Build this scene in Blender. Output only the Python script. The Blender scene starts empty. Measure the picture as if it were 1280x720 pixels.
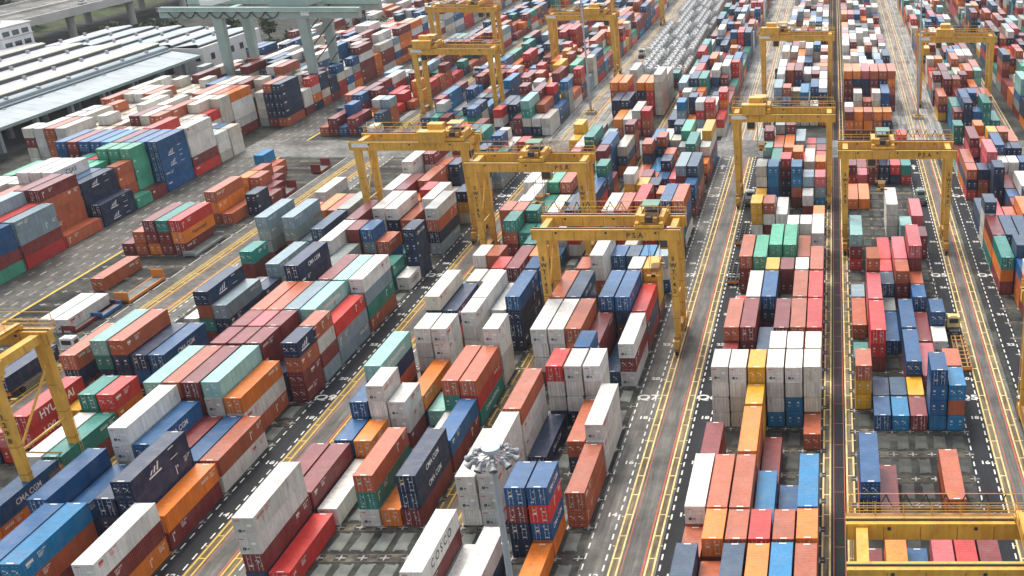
import bpy, bmesh, math, random
import numpy as np
from mathutils import Vector
from mathutils.bvhtree import BVHTree
random.seed(7)
R_ = math.radians
scene = bpy.context.scene
col = scene.collection

# ------------------------------------------------------------------ camera, sky, sun, exposure
CAM_H, PITCH, FOC = 81.5, R_(24.5), 1376.0          # FOC = focal length in pixels of a 1280 px wide frame
cam = bpy.data.cameras.new('camera')
cam.sensor_width = 36.0
cam.lens = FOC / 1280 * 36
cam.shift_x = -(1041.3 - 640) / 1280
cam.shift_y = (409.1 - 360) / 1280
cam.clip_start, cam.clip_end = 1.0, 12000.0
cam_o = bpy.data.objects.new('camera', cam)
cam_o.location = (0, 0, CAM_H)
cam_o.rotation_euler = (R_(90) - PITCH, 0, 0)
col.objects.link(cam_o)
scene.camera = cam_o

SUN_EL, SUN_AZ = R_(60), R_(325)                     # azimuth clockwise from +Y
world = bpy.data.worlds.new('World')
scene.world = world
world.use_nodes = True
nt = world.node_tree
bg = nt.nodes['Background']
sky = nt.nodes.new('ShaderNodeTexSky')
sky.sky_type = 'NISHITA'
sky.sun_disc = False
sky.sun_elevation = SUN_EL
sky.sun_rotation = SUN_AZ
sky.air_density, sky.dust_density = 1.0, 3.0
hsv = nt.nodes.new('ShaderNodeHueSaturation')        # overcast: the sky is nearly grey
hsv.inputs['Saturation'].default_value = 0.36
nt.links.new(sky.outputs[0], hsv.inputs['Color'])
nt.links.new(hsv.outputs[0], bg.inputs['Color'])
bg.inputs['Strength'].default_value = 0.145

sun = bpy.data.lights.new('sun', 'SUN')
sun.energy, sun.angle, sun.color = 1.15, R_(18), (1.0, 0.93, 0.81)
sun_o = bpy.data.objects.new('sun', sun)
d = Vector((math.sin(SUN_AZ) * math.cos(SUN_EL), math.cos(SUN_AZ) * math.cos(SUN_EL), math.sin(SUN_EL)))
sun_o.rotation_euler = d.to_track_quat('Z', 'Y').to_euler()
sun_o.location = (0, 0, 300)
col.objects.link(sun_o)

vs = scene.view_settings
vs.view_transform, vs.look, vs.gamma, vs.exposure = 'Standard', 'None', 1.0, 1.02
vs.use_curve_mapping = False

# ------------------------------------------------------------------ materials
def new_mat(name):
    m = bpy.data.materials.new(name)
    m.use_nodes = True
    return m, m.node_tree.nodes, m.node_tree.links, m.node_tree.nodes['Principled BSDF']

def mat(name, c, rough=0.6, metal=0.0, noise=0.12, scale=0.6, spec=0.4):
    m, N, L, b = new_mat(name)
    b.inputs['Roughness'].default_value = rough
    b.inputs['Metallic'].default_value = metal
    b.inputs['Specular IOR Level'].default_value = spec
    tc = N.new('ShaderNodeTexCoord')
    nz = N.new('ShaderNodeTexNoise')
    nz.inputs['Scale'].default_value = scale
    nz.inputs['Detail'].default_value = 5
    L.new(tc.outputs['Object'], nz.inputs['Vector'])
    mp = N.new('ShaderNodeMapRange')
    mp.inputs[1].default_value, mp.inputs[2].default_value = 0.25, 0.75
    mp.inputs[3].default_value, mp.inputs[4].default_value = 1 - noise, 1 + noise
    L.new(nz.outputs[0], mp.inputs[0])
    mx = N.new('ShaderNodeVectorMath'); mx.operation = 'SCALE'
    mx.inputs[0].default_value = c
    L.new(mp.outputs[0], mx.inputs['Scale'])
    L.new(mx.outputs[0], b.inputs['Base Color'])
    return m

def paint_mat(name, source):
    """Container paint: the colour comes from the object (things) or the mesh attribute (far stuff); weathered by
    vertical streaks, rust blotches and a dusty, sun-chalked film."""
    m, N, L, b = new_mat(name)
    b.inputs['Roughness'].default_value = 0.5
    b.inputs['Specular IOR Level'].default_value = 0.3
    geo = N.new('ShaderNodeNewGeometry'); sep = N.new('ShaderNodeSeparateXYZ')
    L.new(geo.outputs['Normal'], sep.inputs[0])
    wet = N.new('ShaderNodeMapRange'); wet.inputs[1].default_value = .5; wet.inputs[2].default_value = .9
    wet.inputs[3].default_value = .05; wet.inputs[4].default_value = .5     # rain lies on the roofs and mirrors the bright sky
    L.new(sep.outputs['Z'], wet.inputs[0])
    L.new(wet.outputs[0], b.inputs['Coat Weight'])
    b.inputs['Coat Roughness'].default_value = 0.16
    b.inputs['Coat IOR'].default_value = 1.5
    if isinstance(source, tuple):
        rgb = N.new('ShaderNodeRGB'); rgb.outputs[0].default_value = (*source, 1); colour = rgb.outputs[0]; rnd = None
        wet.inputs[4].default_value = .3
    elif source == 'object':
        oi = N.new('ShaderNodeObjectInfo'); colour = oi.outputs['Color']; rnd = oi.outputs['Random']
    else:
        at = N.new('ShaderNodeAttribute'); at.attribute_name = 'tint'; colour = at.outputs['Color']; rnd = None
    tc = N.new('ShaderNodeTexCoord')
    vec = tc.outputs['Object']
    if rnd is not None:
        ad = N.new('ShaderNodeVectorMath'); ad.operation = 'ADD'
        mu = N.new('ShaderNodeMath'); mu.operation = 'MULTIPLY'; mu.inputs[1].default_value = 173.0
        L.new(rnd, mu.inputs[0]); L.new(vec, ad.inputs[0]); L.new(mu.outputs[0], ad.inputs[1]); vec = ad.outputs[0]
    mpg = N.new('ShaderNodeMapping'); mpg.inputs['Scale'].default_value = (2.2, 2.2, 0.25)
    L.new(vec, mpg.inputs[0])
    n1 = N.new('ShaderNodeTexNoise'); n1.inputs['Scale'].default_value = 1.0; n1.inputs['Detail'].default_value = 6
    L.new(mpg.outputs[0], n1.inputs['Vector'])
    n2 = N.new('ShaderNodeTexNoise'); n2.inputs['Scale'].default_value = 0.35; n2.inputs['Detail'].default_value = 4
    L.new(vec, n2.inputs['Vector'])
    a = N.new('ShaderNodeMapRange'); a.inputs[1].default_value = .3; a.inputs[2].default_value = .7
    a.inputs[3].default_value = .80; a.inputs[4].default_value = 1.08
    L.new(n1.outputs[0], a.inputs[0])
    a2 = N.new('ShaderNodeMapRange'); a2.inputs[1].default_value = .3; a2.inputs[2].default_value = .7
    a2.inputs[3].default_value = .84; a2.inputs[4].default_value = 1.10
    L.new(n2.outputs[0], a2.inputs[0])
    mm = N.new('ShaderNodeMath'); mm.operation = 'MULTIPLY'
    L.new(a.outputs[0], mm.inputs[0]); L.new(a2.outputs[0], mm.inputs[1])
    sc = N.new('ShaderNodeVectorMath'); sc.operation = 'SCALE'
    L.new(colour, sc.inputs[0]); L.new(mm.outputs[0], sc.inputs['Scale'])
    rust = N.new('ShaderNodeMix'); rust.data_type = 'RGBA'
    rust.inputs['B'].default_value = (.14, .06, .03, 1)
    n3 = N.new('ShaderNodeTexNoise'); n3.inputs['Scale'].default_value = 0.9; n3.inputs['Detail'].default_value = 8
    n3.inputs['Roughness'].default_value = .7
    mp3 = N.new('ShaderNodeMapping'); mp3.inputs['Scale'].default_value = (1.3, 1.3, .35)
    L.new(vec, mp3.inputs[0]); L.new(mp3.outputs[0], n3.inputs['Vector'])
    r = N.new('ShaderNodeMapRange'); r.inputs[1].default_value = .575; r.inputs[2].default_value = .74
    r.inputs[3].default_value = 0; r.inputs[4].default_value = .75
    L.new(n3.outputs[0], r.inputs[0])
    L.new(r.outputs[0], rust.inputs['Factor']); L.new(sc.outputs[0], rust.inputs['A'])
    dust = N.new('ShaderNodeMix'); dust.data_type = 'RGBA'; dust.inputs['B'].default_value = (.36, .32, .27, 1)
    n4 = N.new('ShaderNodeTexNoise'); n4.inputs['Scale'].default_value = .55; n4.inputs['Detail'].default_value = 7; n4.inputs['Roughness'].default_value = .65
    L.new(vec, n4.inputs['Vector'])
    d1 = N.new('ShaderNodeMapRange'); d1.inputs[1].default_value = .45; d1.inputs[2].default_value = .72; d1.inputs[3].default_value = .0; d1.inputs[4].default_value = .13
    L.new(n4.outputs[0], d1.inputs[0]); L.new(d1.outputs[0], dust.inputs['Factor'])      # dusty, sun-chalked patches
    L.new(rust.outputs['Result'], dust.inputs['A'])
    L.new(dust.outputs['Result'], b.inputs['Base Color'])
    return m

M = {}
M['paint'] = paint_mat('container_paint', 'object')
M['far_paint'] = paint_mat('far_container_paint', 'attribute')
M['yellow'] = paint_mat('crane_yellow', (.70, .385, .055))
M['yellow_dark'] = mat('crane_yellow_grimy', (.34, .17, .04), .6, noise=.35, scale=.8)
M['grey_green'] = mat('grey_green_steel', (.30, .39, .35), .5, noise=.12, scale=.2)
M['dark'] = mat('dark_metal', (.035, .035, .035), .6)
M['rubber'] = mat('rubber', (.02, .02, .02), .8)
M['white'] = mat('white_paint', (.74, .73, .70), .5, noise=.06)
M['roadwhite'] = mat('road_paint_white', (.66, .65, .60), .8, noise=.38, scale=1.1)
M['oldwhite'] = mat('worn_paint_white', (.30, .29, .26), .9, noise=.7, scale=.7)
M['cream'] = mat('road_paint_cream', (.68, .52, .23), .8, noise=.4, scale=.7)
M['roadyellow'] = mat('road_paint_yellow', (.62, .40, .06), .8, noise=.25, scale=1.2)
M['roadred'] = mat('road_paint_red', (.46, .10, .06), .8, noise=.25, scale=1.2)
M['galv'] = mat('galvanised_steel', (.44, .47, .50), .45, .3)
M['lamp_grey'] = mat('lamp_housing', (.26, .27, .28), .5)
M['glass'] = mat('dark_glass', (.03, .05, .06), .15, spec=.6)
M['green_roof'] = mat('green_roof', (.16, .27, .19), .6)
M['plate'] = mat('label_plate', (.72, .70, .62), .6)
M['plate_yellow'] = mat('label_plate_yellow', (.70, .45, .06), .6)
M['ink'] = mat('black_lettering', (.03, .035, .04), .6)
M['redink'] = mat('red_lettering', (.55, .07, .06), .6)
M['concrete'] = mat('pale_concrete', (.47, .46, .42), .85, noise=.2, scale=.12)
M['roofwhite'] = mat('white_sheet_roof', (.40, .39, .405), .5, noise=.2, scale=.2)
M['roofcyan'] = mat('pale_cyan_sheet_roof', (.33, .38, .40), .5, noise=.2, scale=.2)
M['rooflime'] = mat('pale_lime_sheet_roof', (.44, .46, .36), .5, noise=.12, scale=.15)
M['roofgrey'] = mat('grey_sheet_roof', (.25, .30, .32), .5, noise=.15, scale=.15)
M['clerestory'] = mat('clerestory', (.12, .135, .14), .7)
M['shed_shade'] = mat('painted_shed_shade', (.05, .055, .055), .9)  # near-black colour painted in for the shade inside the sheds and under the canopy
M['orange'] = mat('orange_paint', (.62, .20, .03), .5)
M['blue'] = mat('blue_paint', (.03, .13, .34), .5)
M['bark'] = mat('bark', (.08, .06, .04), .9)
M['leaf'] = mat('foliage', (.055, .085, .035), .8, noise=.45, scale=.5)
M['slab'] = mat('concrete_slab', (.135, .145, .13), .8, noise=.45, scale=.5)
M['slab_dark'] = mat('dark_concrete_slab', (.055, .058, .052), .85, noise=.5, scale=.5)
M['pad'] = mat('black_pad', (.03, .03, .03), .9)

def ground_mat(name, c, stain, rough=.9, s=.05, streak=False, wet=0.0):
    m, N, L, b = new_mat(name)
    tc = N.new('ShaderNodeTexCoord')
    vec = tc.outputs['Object']
    if streak:
        mg = N.new('ShaderNodeMapping'); mg.inputs['Scale'].default_value = (1, .06, 1)
        L.new(vec, mg.inputs[0]); svec = mg.outputs[0]
    else:
        svec = vec
    n1 = N.new('ShaderNodeTexNoise'); n1.inputs['Scale'].default_value = s * (9 if streak else 1); n1.inputs['Detail'].default_value = 8
    n1.inputs['Roughness'].default_value = .65
    L.new(svec, n1.inputs['Vector'])
    n2 = N.new('ShaderNodeTexNoise'); n2.inputs['Scale'].default_value = .9; n2.inputs['Detail'].default_value = 6
    L.new(svec, n2.inputs['Vector'])
    n4 = N.new('ShaderNodeTexNoise'); n4.inputs['Scale'].default_value = .11; n4.inputs['Detail'].default_value = 7; n4.inputs['Roughness'].default_value = .7
    L.new(vec, n4.inputs['Vector'])
    r = N.new('ShaderNodeValToRGB')
    r.color_ramp.elements[0].position, r.color_ramp.elements[1].position = .38, .64
    r.color_ramp.elements[0].color = (*stain, 1); r.color_ramp.elements[1].color = (*c, 1)
    L.new(n1.outputs[0], r.inputs[0])
    mp = N.new('ShaderNodeMapRange'); mp.inputs[1].default_value = .3; mp.inputs[2].default_value = .7
    mp.inputs[3].default_value = .62; mp.inputs[4].default_value = 1.3
    L.new(n2.outputs[0], mp.inputs[0])
    sc = N.new('ShaderNodeVectorMath'); sc.operation = 'SCALE'
    st = N.new('ShaderNodeMapRange'); st.inputs[1].default_value = .36; st.inputs[2].default_value = .56; st.inputs[3].default_value = .55; st.inputs[4].default_value = 1.08
    L.new(n4.outputs[0], st.inputs[0])                  # oil and wet stains, metres across
    ms = N.new('ShaderNodeMath'); ms.operation = 'MULTIPLY'
    L.new(mp.outputs[0], ms.inputs[0]); L.new(st.outputs[0], ms.inputs[1])
    L.new(r.outputs[0], sc.inputs[0]); L.new(ms.outputs[0], sc.inputs['Scale'])
    L.new(sc.outputs[0], b.inputs['Base Color'])
    b.inputs['Roughness'].default_value = rough
    b.inputs['Specular IOR Level'].default_value = .25
    if wet:
        mr = N.new('ShaderNodeMapRange'); mr.inputs[1].default_value = .35; mr.inputs[2].default_value = .65
        mr.inputs[3].default_value = rough - wet; mr.inputs[4].default_value = rough
        L.new(n1.outputs[0], mr.inputs[0]); L.new(mr.outputs[0], b.inputs['Roughness'])
    return m
M['yard'] = ground_mat('yard_ground', (.075, .077, .066), (.022, .023, .021), s=.12)
M['asphalt'] = ground_mat('dark_asphalt', (.019, .022, .027), (.010, .012, .015), .8, s=.3, streak=True, wet=.15)
M['road'] = ground_mat('grey_road', (.170, .163, .142), (.092, .089, .079), .72, s=.35, streak=True, wet=.2)
M['runway'] = ground_mat('runway_strip', (.25, .205, .13), (.13, .10, .062), .9, s=.35, streak=True)
M['pave'] = ground_mat('cross_road', (.25, .245, .225), (.13, .128, .118), .85, s=.08)
M['apron'] = ground_mat('apron', (.150, .142, .122), (.070, .068, .060), .8, s=.12, wet=.3)
M['far_road'] = ground_mat('pale_road', (.34, .33, .30), (.20, .195, .18), .75, s=.2, streak=True)
M['grass'] = ground_mat('grass', (.07, .10, .035), (.05, .06, .03), .95, s=.3)

# ------------------------------------------------------------------ mesh helpers
class MB:
    """Collects boxes, bars, cylinders and quads; build() links them as ONE mesh object."""
    def __init__(self): self.v, self.f, self.m, self.mats, self.s = [], [], [], [], []
    def mi(self, m):
        if m not in self.mats: self.mats.append(m)
        return self.mats.index(m)
    def add(self, vs_, fs, m, smooth=False):
        o = len(self.v); k = self.mi(m)
        self.v += [tuple(x) for x in vs_]
        for f in fs: self.f.append([i + o for i in f]); self.m.append(k); self.s.append(smooth)
    def box(self, x0, x1, y0, y1, z0, z1, m, bottom=True):
        fs = [(4, 5, 6, 7), (0, 1, 5, 4), (1, 2, 6, 5), (2, 3, 7, 6), (3, 0, 4, 7)]
        if bottom: fs.append((3, 2, 1, 0))
        self.add([(x0, y0, z0), (x1, y0, z0), (x1, y1, z0), (x0, y1, z0), (x0, y0, z1), (x1, y0, z1), (x1, y1, z1), (x0, y1, z1)], fs, m)
    def bar(self, a, b, r, m, n=6, r2=None):
        a, b = Vector(a), Vector(b); r2 = r if r2 is None else r2
        d_ = (b - a).normalized()
        u = d_.cross(Vector((0, 0, 1)) if abs(d_.z) < .9 else Vector((1, 0, 0))).normalized(); w_ = d_.cross(u)
        vs_ = [];
        for p, rr in ((a, r), (b, r2)):
            for i in range(n):
                t = 2 * math.pi * i / n
                vs_.append(p + (u * math.cos(t) + w_ * math.sin(t)) * rr)
        self.add(vs_, [(i, n + i, n + (i + 1) % n, (i + 1) % n) for i in range(n)], m, n >= 8)
        self.add(vs_, [tuple(range(n)), tuple(range(2 * n - 1, n - 1, -1))], m)
    def beam(self, a, b, wx, wz, m):
        """A square-section beam between two points."""
        a, b = Vector(a), Vector(b); d_ = (b - a).normalized()
        u = d_.cross(Vector((0, 0, 1)) if abs(d_.z) < .9 else Vector((0, 1, 0))).normalized(); w_ = u.cross(d_)
        vs_ = [p + u * sx * wx / 2 + w_ * sz * wz / 2 for p in (a, b) for sx, sz in ((-1, -1), (1, -1), (1, 1), (-1, 1))]
        self.add(vs_, [(0, 1, 5, 4), (1, 2, 6, 5), (2, 3, 7, 6), (3, 0, 4, 7), (3, 2, 1, 0), (4, 5, 6, 7)], m)
    def quad(self, p, m): self.add(p, [tuple(range(len(p)))], m)
    def mesh(self, name):
        me = bpy.data.meshes.new(name)
        me.from_pydata(self.v, [], self.f)
        for m in self.mats: me.materials.append(m)
        me.polygons.foreach_set('material_index', self.m)
        me.polygons.foreach_set('use_smooth', self.s)
        me.update()
        return me
    def build(self, name, parent=None, loc=None):
        return obj(name, self.mesh(name), parent, loc)

def obj(name, me, parent=None, loc=None):
    o = bpy.data.objects.new(name, me); col.objects.link(o)
    if loc is not None: o.location = loc
    if parent is not None: o.parent = parent
    return o
def tag(o, label=None, cat=None, group=None, kind=None):
    if label: o['label'] = label
    if cat: o['category'] = cat
    if group: o['group'] = group
    if kind: o['kind'] = kind
    return o
def empty(name, loc=(0, 0, 0), rz=0.0):
    o = bpy.data.objects.new(name, None); col.objects.link(o)
    o.location = loc; o.rotation_euler = (0, 0, rz); o.empty_display_size = .5
    return o
def copy_tree(o, parent=None):
    c = o.copy(); col.objects.link(c)
    if parent is not None: c.parent = parent
    for ch in o.children: copy_tree(ch, c)
    return c
_text = {}
def text_mesh(s, m, size=1.0, bold=.0, sx=1.0):
    """Flat lettering as a mesh, centred, lying in its XY plane."""
    key = (s, m.name, size, bold, sx)
    if key not in _text:
        cu = bpy.data.curves.new('lettering', 'FONT')
        cu.body, cu.size, cu.align_x, cu.align_y, cu.offset = s, size, 'CENTER', 'CENTER', bold
        cu.resolution_u = 3
        to = bpy.data.objects.new('lettering', cu); col.objects.link(to)
        me = bpy.data.meshes.new_from_object(to.evaluated_get(bpy.context.evaluated_depsgraph_get()))
        bpy.data.objects.remove(to); bpy.data.curves.remove(cu)
        me.name = 'lettering'; me.materials.clear(); me.materials.append(m)
        if sx != 1.0:
            for v in me.vertices: v.co.x *= sx
        _text[key] = me
    return _text[key]

# ------------------------------------------------------------------ yard layout (metres; X right, Y away from camera)
T = 2.5                                               # height of one tier
PITCH_ROW, SLOT, Y0 = 2.7, 6.45, 110.4                # row pitch, slot pitch, near edge of slot 0
BLOCKS = {'Q12': (-147.6, .2), 'Q11': (-118.7, .4), 'Q10': (-97.3, .25), 'Q8': (-68.2, .07), 'Q7': (-47.2, .05), 'Q6': (-17.75, 0.0),
          'Q5': (3.4, -.15), 'Q4': (31.7, -.1), 'L1': (-164.5, -.1), 'Q3': (56.2, 0.0), 'Q2': (82.0, 0.0)}
def slot_y(b, k): return Y0 + (k + BLOCKS[b][1]) * SLOT
def row_x(b, r):
    if b == 'L1': return BLOCKS[b][0] - 2.75 * r
    return BLOCKS[b][0] + PITCH_ROW * r

# every line: block, then "row slot tiers length colours(top to bottom)"
DATA = {
'Q6': '''0 -3 3 40 DDM;1 -3 2 40 SS;2 -3 3 40 DMS;3 -3 3 40 OMS;4 -3 3 40 CBN;5 -3 3 40 SOM;0 -1 2 20 SO;
1 -1 3 20 OMM;2 -1 3 20 SMM;3 -1 3 20 RMN;4 -1 3 20 SMM;5 -1 3 20 OSM;
0 0 3 40 WSO;1 0 3 40 SSM;2 0 3 40 SOM;3 0 2 40 CB;4 1 1 20 B;5 0 3 40 CBS;
0 2 2 40 MS;2 2 3 40 OSP;3 2 1 40 M;5 4 1 20 S;
0 5 4 20 WWWW;1 5 4 20 WWII;2 4 3 20 YYY;2 5 4 20 YYMM;3 5 4 20 WWWC;4 5 4 20 WICC;5 5 4 20 IIIS;
3 6 4 20 WWWG;4 6 4 20 WWWI;5 6 4 20 IWWW;0 7 2 20 MS;2 7 2 40 DN;
0 8 3 40 SMS;1 8 3 40 MMM;3 8 3 40 MSM;4 10 3 40 SSR;5 10 3 40 RRM;4 8 3 40 SRM;5 8 3 40 RMS;
2 10 3 40 BNM;1 10 3 40 WMS;0 11 1 20 P;3 12 3 20 MMG;3 11 1 20 G;2 12 3 20 YYT;4 12 3 20 WSS;5 12 3 40 SMM;
0 13 3 40 SMM;1 13 3 40 EEE;2 14 3 40 EEM;3 14 3 40 EEM;4 14 2 40 SM;
0 18 3 20 YYW;1 18 3 20 SWM;2 18 2 40 WW;4 17 2 20 WW;3 17 2 20 WW;5 15 3 40 WWS;5 18 2 20 OS;
0 21 4 20 IWNB;1 21 4 20 CCBB;2 22 4 20 RMNN;3 21 4 20 CCSM;4 21 3 20 LMM;5 21 3 20 PLC''',
'Q5': '''0 -1 1 20 M;1 -2 2 40 OS;2 -1 1 20 B;3 -2 2 40 PM;4 -2 2 40 RM;5 -2 2 40 MM;4 -1 1 20 B;5 -1 1 20 S;3 -1 1 20 N;
4 1 2 40 SM;1 1 1 40 M;0 1 3 40 BNO;1 5 1 20 B;2 5 1 20 C;3 5 1 20 M;4 5 4 20 BBBC;5 5 3 20 CSC;
0 6 3 20 SYY;1 6 1 20 N;2 6 1 20 D;3 6 1 20 Y;3 7 2 40 BM;3 9 2 40 BB;1 8 3 40 RRM;1 10 3 40 PPM;
0 10 1 40 S;0 8 1 20 T;0 12 1 20 L;2 9 1 40 B;2 12 2 20 DN;2 11 1 20 G;
0 15 3 40 AMR;1 12 4 20 SMMM;2 14 2 40 RR;2 13 2 20 RR;3 13 3 40 PRM;4 13 4 40 PMMM;5 16 2 20 MM;4 17 2 20 AA;5 18 2 40 PM;
3 18 3 40 WWW;0 21 1 40 O;1 21 1 40 O;0 24 2 20 MR;1 24 1 20 P;2 24 2 20 MM;3 24 2 20 NN;4 24 2 20 RN;5 24 2 20 TR;
3 12 3 20 SMM;4 12 2 20 SM;4 11 2 20 BN;5 10 2 20 BB;4 9 1 40 M;4 7 1 40 P;5 9 1 20 W;5 6 3 20 SCC''',
'Q7': '''0 -2 3 40 WMA;1 -2 1 40 W;2 -2 2 40 WN;0 1 3 40 WWW;1 1 4 40 WWWW;3 0 4 20 BMNN;4 0 4 20 BRBO;4 -2 1 40 O;
5 1 2 40 SS;5 3 3 40 WWW;4 3 2 40 SD;2 3 1 40 N;1 3 4 40 SWWW;2 5 4 20 RWWN;3 5 4 20 WWWN;4 5 4 20 WWWD;5 7 3 40 WMW;
0 7 4 40 WWWM;1 7 4 40 WWWS;2 7 4 40 SOMM;3 6 4 20 BWWW;3 7 3 40 MMN;4 7 1 40 D;
0 9 4 40 SMMN;1 9 4 40 DNNM;3 9 4 40 BNDM;4 9 4 40 BNMM;5 9 3 40 RNM;2 9 1 20 M;2 11 2 20 WW;
4 11 4 20 WWWS;5 11 4 20 YYYM;1 12 4 40 WWSS;2 13 3 20 BBM;3 13 3 20 DBM;
0 16 4 40 WWSM;1 16 4 40 SRRM;2 17 4 40 RRMM;3 16 3 20 ORS;4 17 4 40 BNMM;5 17 4 40 SBNW;5 15 3 40 WTN;5 13 3 40 LWB;
0 20 4 20 WYYS;1 20 3 20 YPM;2 20 3 20 NNM;4 21 4 40 LMMN;3 19 3 20 OMS;5 20 3 20 BNM;5 21 4 40 DNSM''',
'Q8': '''0 -1 4 40 WWMN;-1 1 2 40 MM;0 1 2 40 MN;1 -1 1 40 R;1 1 1 40 W;3 1 3 40 STW;4 1 1 40 O;5 1 3 40 NNM;5 3 2 40 BM;
0 3 2 20 BN;1 3 2 20 OO;2 4 3 20 WWM;1 4 4 20 WWWN;0 4 3 20 BNO;0 5 4 40 ANSM;2 5 2 40 ON;
1 7 4 20 WWWS;2 7 4 20 WWWI;3 8 4 20 WWWI;5 7 4 20 WWWW;4 5 3 40 STW;5 5 3 40 SRT;3 5 1 20 A;4 4 1 20 W;
0 9 4 40 INMS;1 9 3 40 NNM;3 9 4 40 WWWS;4 9 3 40 WWI;2 9 2 40 PM;5 9 4 40 BNNN;5 11 4 20 BBNM;1 11 3 20 WWS;
0 13 3 20 WWM;1 13 3 20 SRR;1 15 4 20 TSMN;2 15 3 20 TTM;3 14 3 40 TMO;4 13 3 20 OMY;2 13 1 40 P;4 11 2 20 CN;
5 21 4 20 TCNN;5 19 3 40 BRM;4 19 3 40 NNM;0 17 3 40 WWG;1 17 4 40 WWGG;0 19 4 40 WWWG;2 19 4 40 ENMM;3 19 4 40 SMMN;3 17 3 40 WWG;1 19 4 40 WWMM;2 17 3 40 TMM''',
'Q10': '''5 -2 3 40 WMO;2 -2 3 40 CSM;1 -2 3 40 BNN;0 -2 1 40 O;5 0 2 40 OM;5 2 2 40 SW;4 0 4 40 NNNN;3 0 3 40 NNN;1 0 2 40 BN;0 0 3 40 BNO;
4 2 2 40 BN;3 2 2 40 MS;2 2 3 40 BRM;1 2 4 40 WWIS;3 4 4 40 AWWM;4 4 3 40 OWS;1 4 4 40 SMMM;2 4 4 40 MMMM;0 4 4 40 AAGM;
1 6 4 20 MMMS;2 6 4 20 MMSM;3 6 4 20 MMMN;1 7 4 20 MMMM;2 7 4 20 PMMM;3 7 4 20 MNMM;5 6 4 20 NSMM;5 7 4 20 SWML;5 8 3 40 RLL;
4 8 4 40 ALTM;3 8 4 40 LNMM;2 8 4 40 SMMN;1 8 4 40 SSMM;4 6 2 20 NN;
3 10 4 40 MMNW;4 10 4 40 AATM;5 10 4 40 WLTS;1 10 5 40 NNNSM;2 10 3 40 IBN;5 13 1 20 W;4 13 2 20 TT;5 14 4 20 NNNN;
2 16 4 40 WNOM;1 16 4 40 WWNS;5 16 4 40 WSNL;4 17 4 40 WSNM;3 14 3 20 SBM;2 14 4 20 BLMN;2 12 3 20 SMM;3 12 3 20 SMN;1 12 3 40 GGM;
0 12 3 20 TGM;0 13 4 40 WWGM;0 15 4 40 MMSN;1 14 4 20 MMSN;0 10 2 20 TN;3 16 3 40 SNM;0 20 5 40 WWWWM;1 21 5 40 MWWWM;2 19 4 40 SSMM;2 21 4 20 SMNM;3 21 4 20 NNNM;0 18 4 40 WWGS;1 18 4 40 MSWN;3 18 4 20 RMNM''',
'Q11': '''5 0 2 40 BO;4 -1 2 20 WL;2 3 3 40 RRN;1 3 2 40 PR;0 3 1 40 N;5 2 2 40 TM;4 2 2 40 WW;4 4 3 20 TTM;5 4 3 20 ROM;3 4 2 20 YM;2 5 1 20 S;
0 6 3 40 SNM;2 6 4 40 ATNS;3 6 4 40 SNNM;4 6 3 40 NBM;5 6 3 40 BBN;5 9 3 40 LND;4 9 4 40 NSTM;2 9 1 40 B;3 9 2 40 WT;5 11 2 20 NM;
5 12 3 40 LGM;4 12 1 20 T;4 13 2 40 TG;3 12 1 20 W;1 15 4 40 LGGM;3 15 4 40 LGMM;2 13 3 20 TMM;0 20 2 40 WG;2 18 2 40 OS;3 18 2 40 SM;4 18 2 40 LG;5 17 3 40 GLM;5 15 3 40 DMN;1 18 2 20 SM;4 15 2 40 LG;2 16 2 20 BM''',
'Q12': '''0 16 1 20 M;1 16 2 20 SS;2 16 3 40 MMO;3 16 3 40 TMM;4 16 3 40 ROM;3 19 3 40 SOS;4 19 1 40 S;2 13 1 40 S;3 10 1 40 W;4 10 1 40 W;
3 22 2 20 SL;2 22 2 20 OO;3 23 1 20 M;1 24 1 40 S;4 22 1 20 M;5 21 1 20 M''',
'Q4': '''0 22 3 20 SNR;1 22 3 20 NSS;2 21 4 20 NNNN;3 21 2 40 MR;0 18 2 40 DN;1 18 2 40 PM;2 17 2 20 SM;2 18 2 20 SM;0 15 3 40 MOT;1 15 3 40 DBM;
1 12 3 20 BSO;1 13 4 20 DBMM;2 15 3 40 DMN;0 13 3 40 TOM;1 11 4 20 WSSM;3 17 3 40 OMN;3 15 3 40 LSM;2 13 3 40 LLM;3 12 3 40 MSN;4 12 3 40 NMM;2 9 1 40 S;
3 23 3 20 WWW;4 23 3 20 WWW;5 23 3 20 BLM;4 20 3 40 WSM;5 18 3 40 NLM;4 16 4 40 OYMM''',
'L1': '''0 13 4 40 BBME;1 13 5 40 WLLMM;2 13 4 40 SSMM;0 15 4 40 LLMR;1 15 4 40 RLMN;2 15 5 40 LLWMM;3 15 4 40 WSSM;
0 17 1 40 S;1 17 5 40 MSSSO;2 17 5 40 MSSMM;3 17 4 40 LMMS;4 17 4 40 SMRM;5 17 4 40 SSMM;0 19 2 40 NN;1 19 4 40 NNNN;2 19 4 40 BNMM;
3 19 5 40 WWWLM;4 19 5 40 WWWWM;5 19 5 40 WWWMM;6 19 4 40 WWWM;0 22 1 20 M;0 21 1 20 E;1 21 4 20 SSSM;1 22 5 20 EEEEE;2 21 3 20 NSE;2 22 5 20 EEEEM;3 21 4 20 EEEN;3 22 5 20 EEENN;
4 21 4 20 EENS;4 22 4 20 RENM;5 21 4 20 EEEM;5 22 4 20 TEEN;0 23 5 40 BBBBB;1 23 5 40 BBNBB;2 23 5 40 BBMNB;3 23 5 40 MBBNB;4 23 5 40 CBBNM;5 23 5 40 BBMMN;6 23 5 40 BNMMB;7 23 5 40 MMBNN;8 23 5 40 BBBNM;
0 25 5 40 WWWMR;1 25 4 40 WWWB;2 25 3 40 WWM;3 25 5 40 RWIWI;4 25 4 40 IIIW;5 25 4 40 IIIS;6 25 4 40 IIIW;7 25 4 40 IIMM;8 25 4 40 MIIW''',
}
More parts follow.
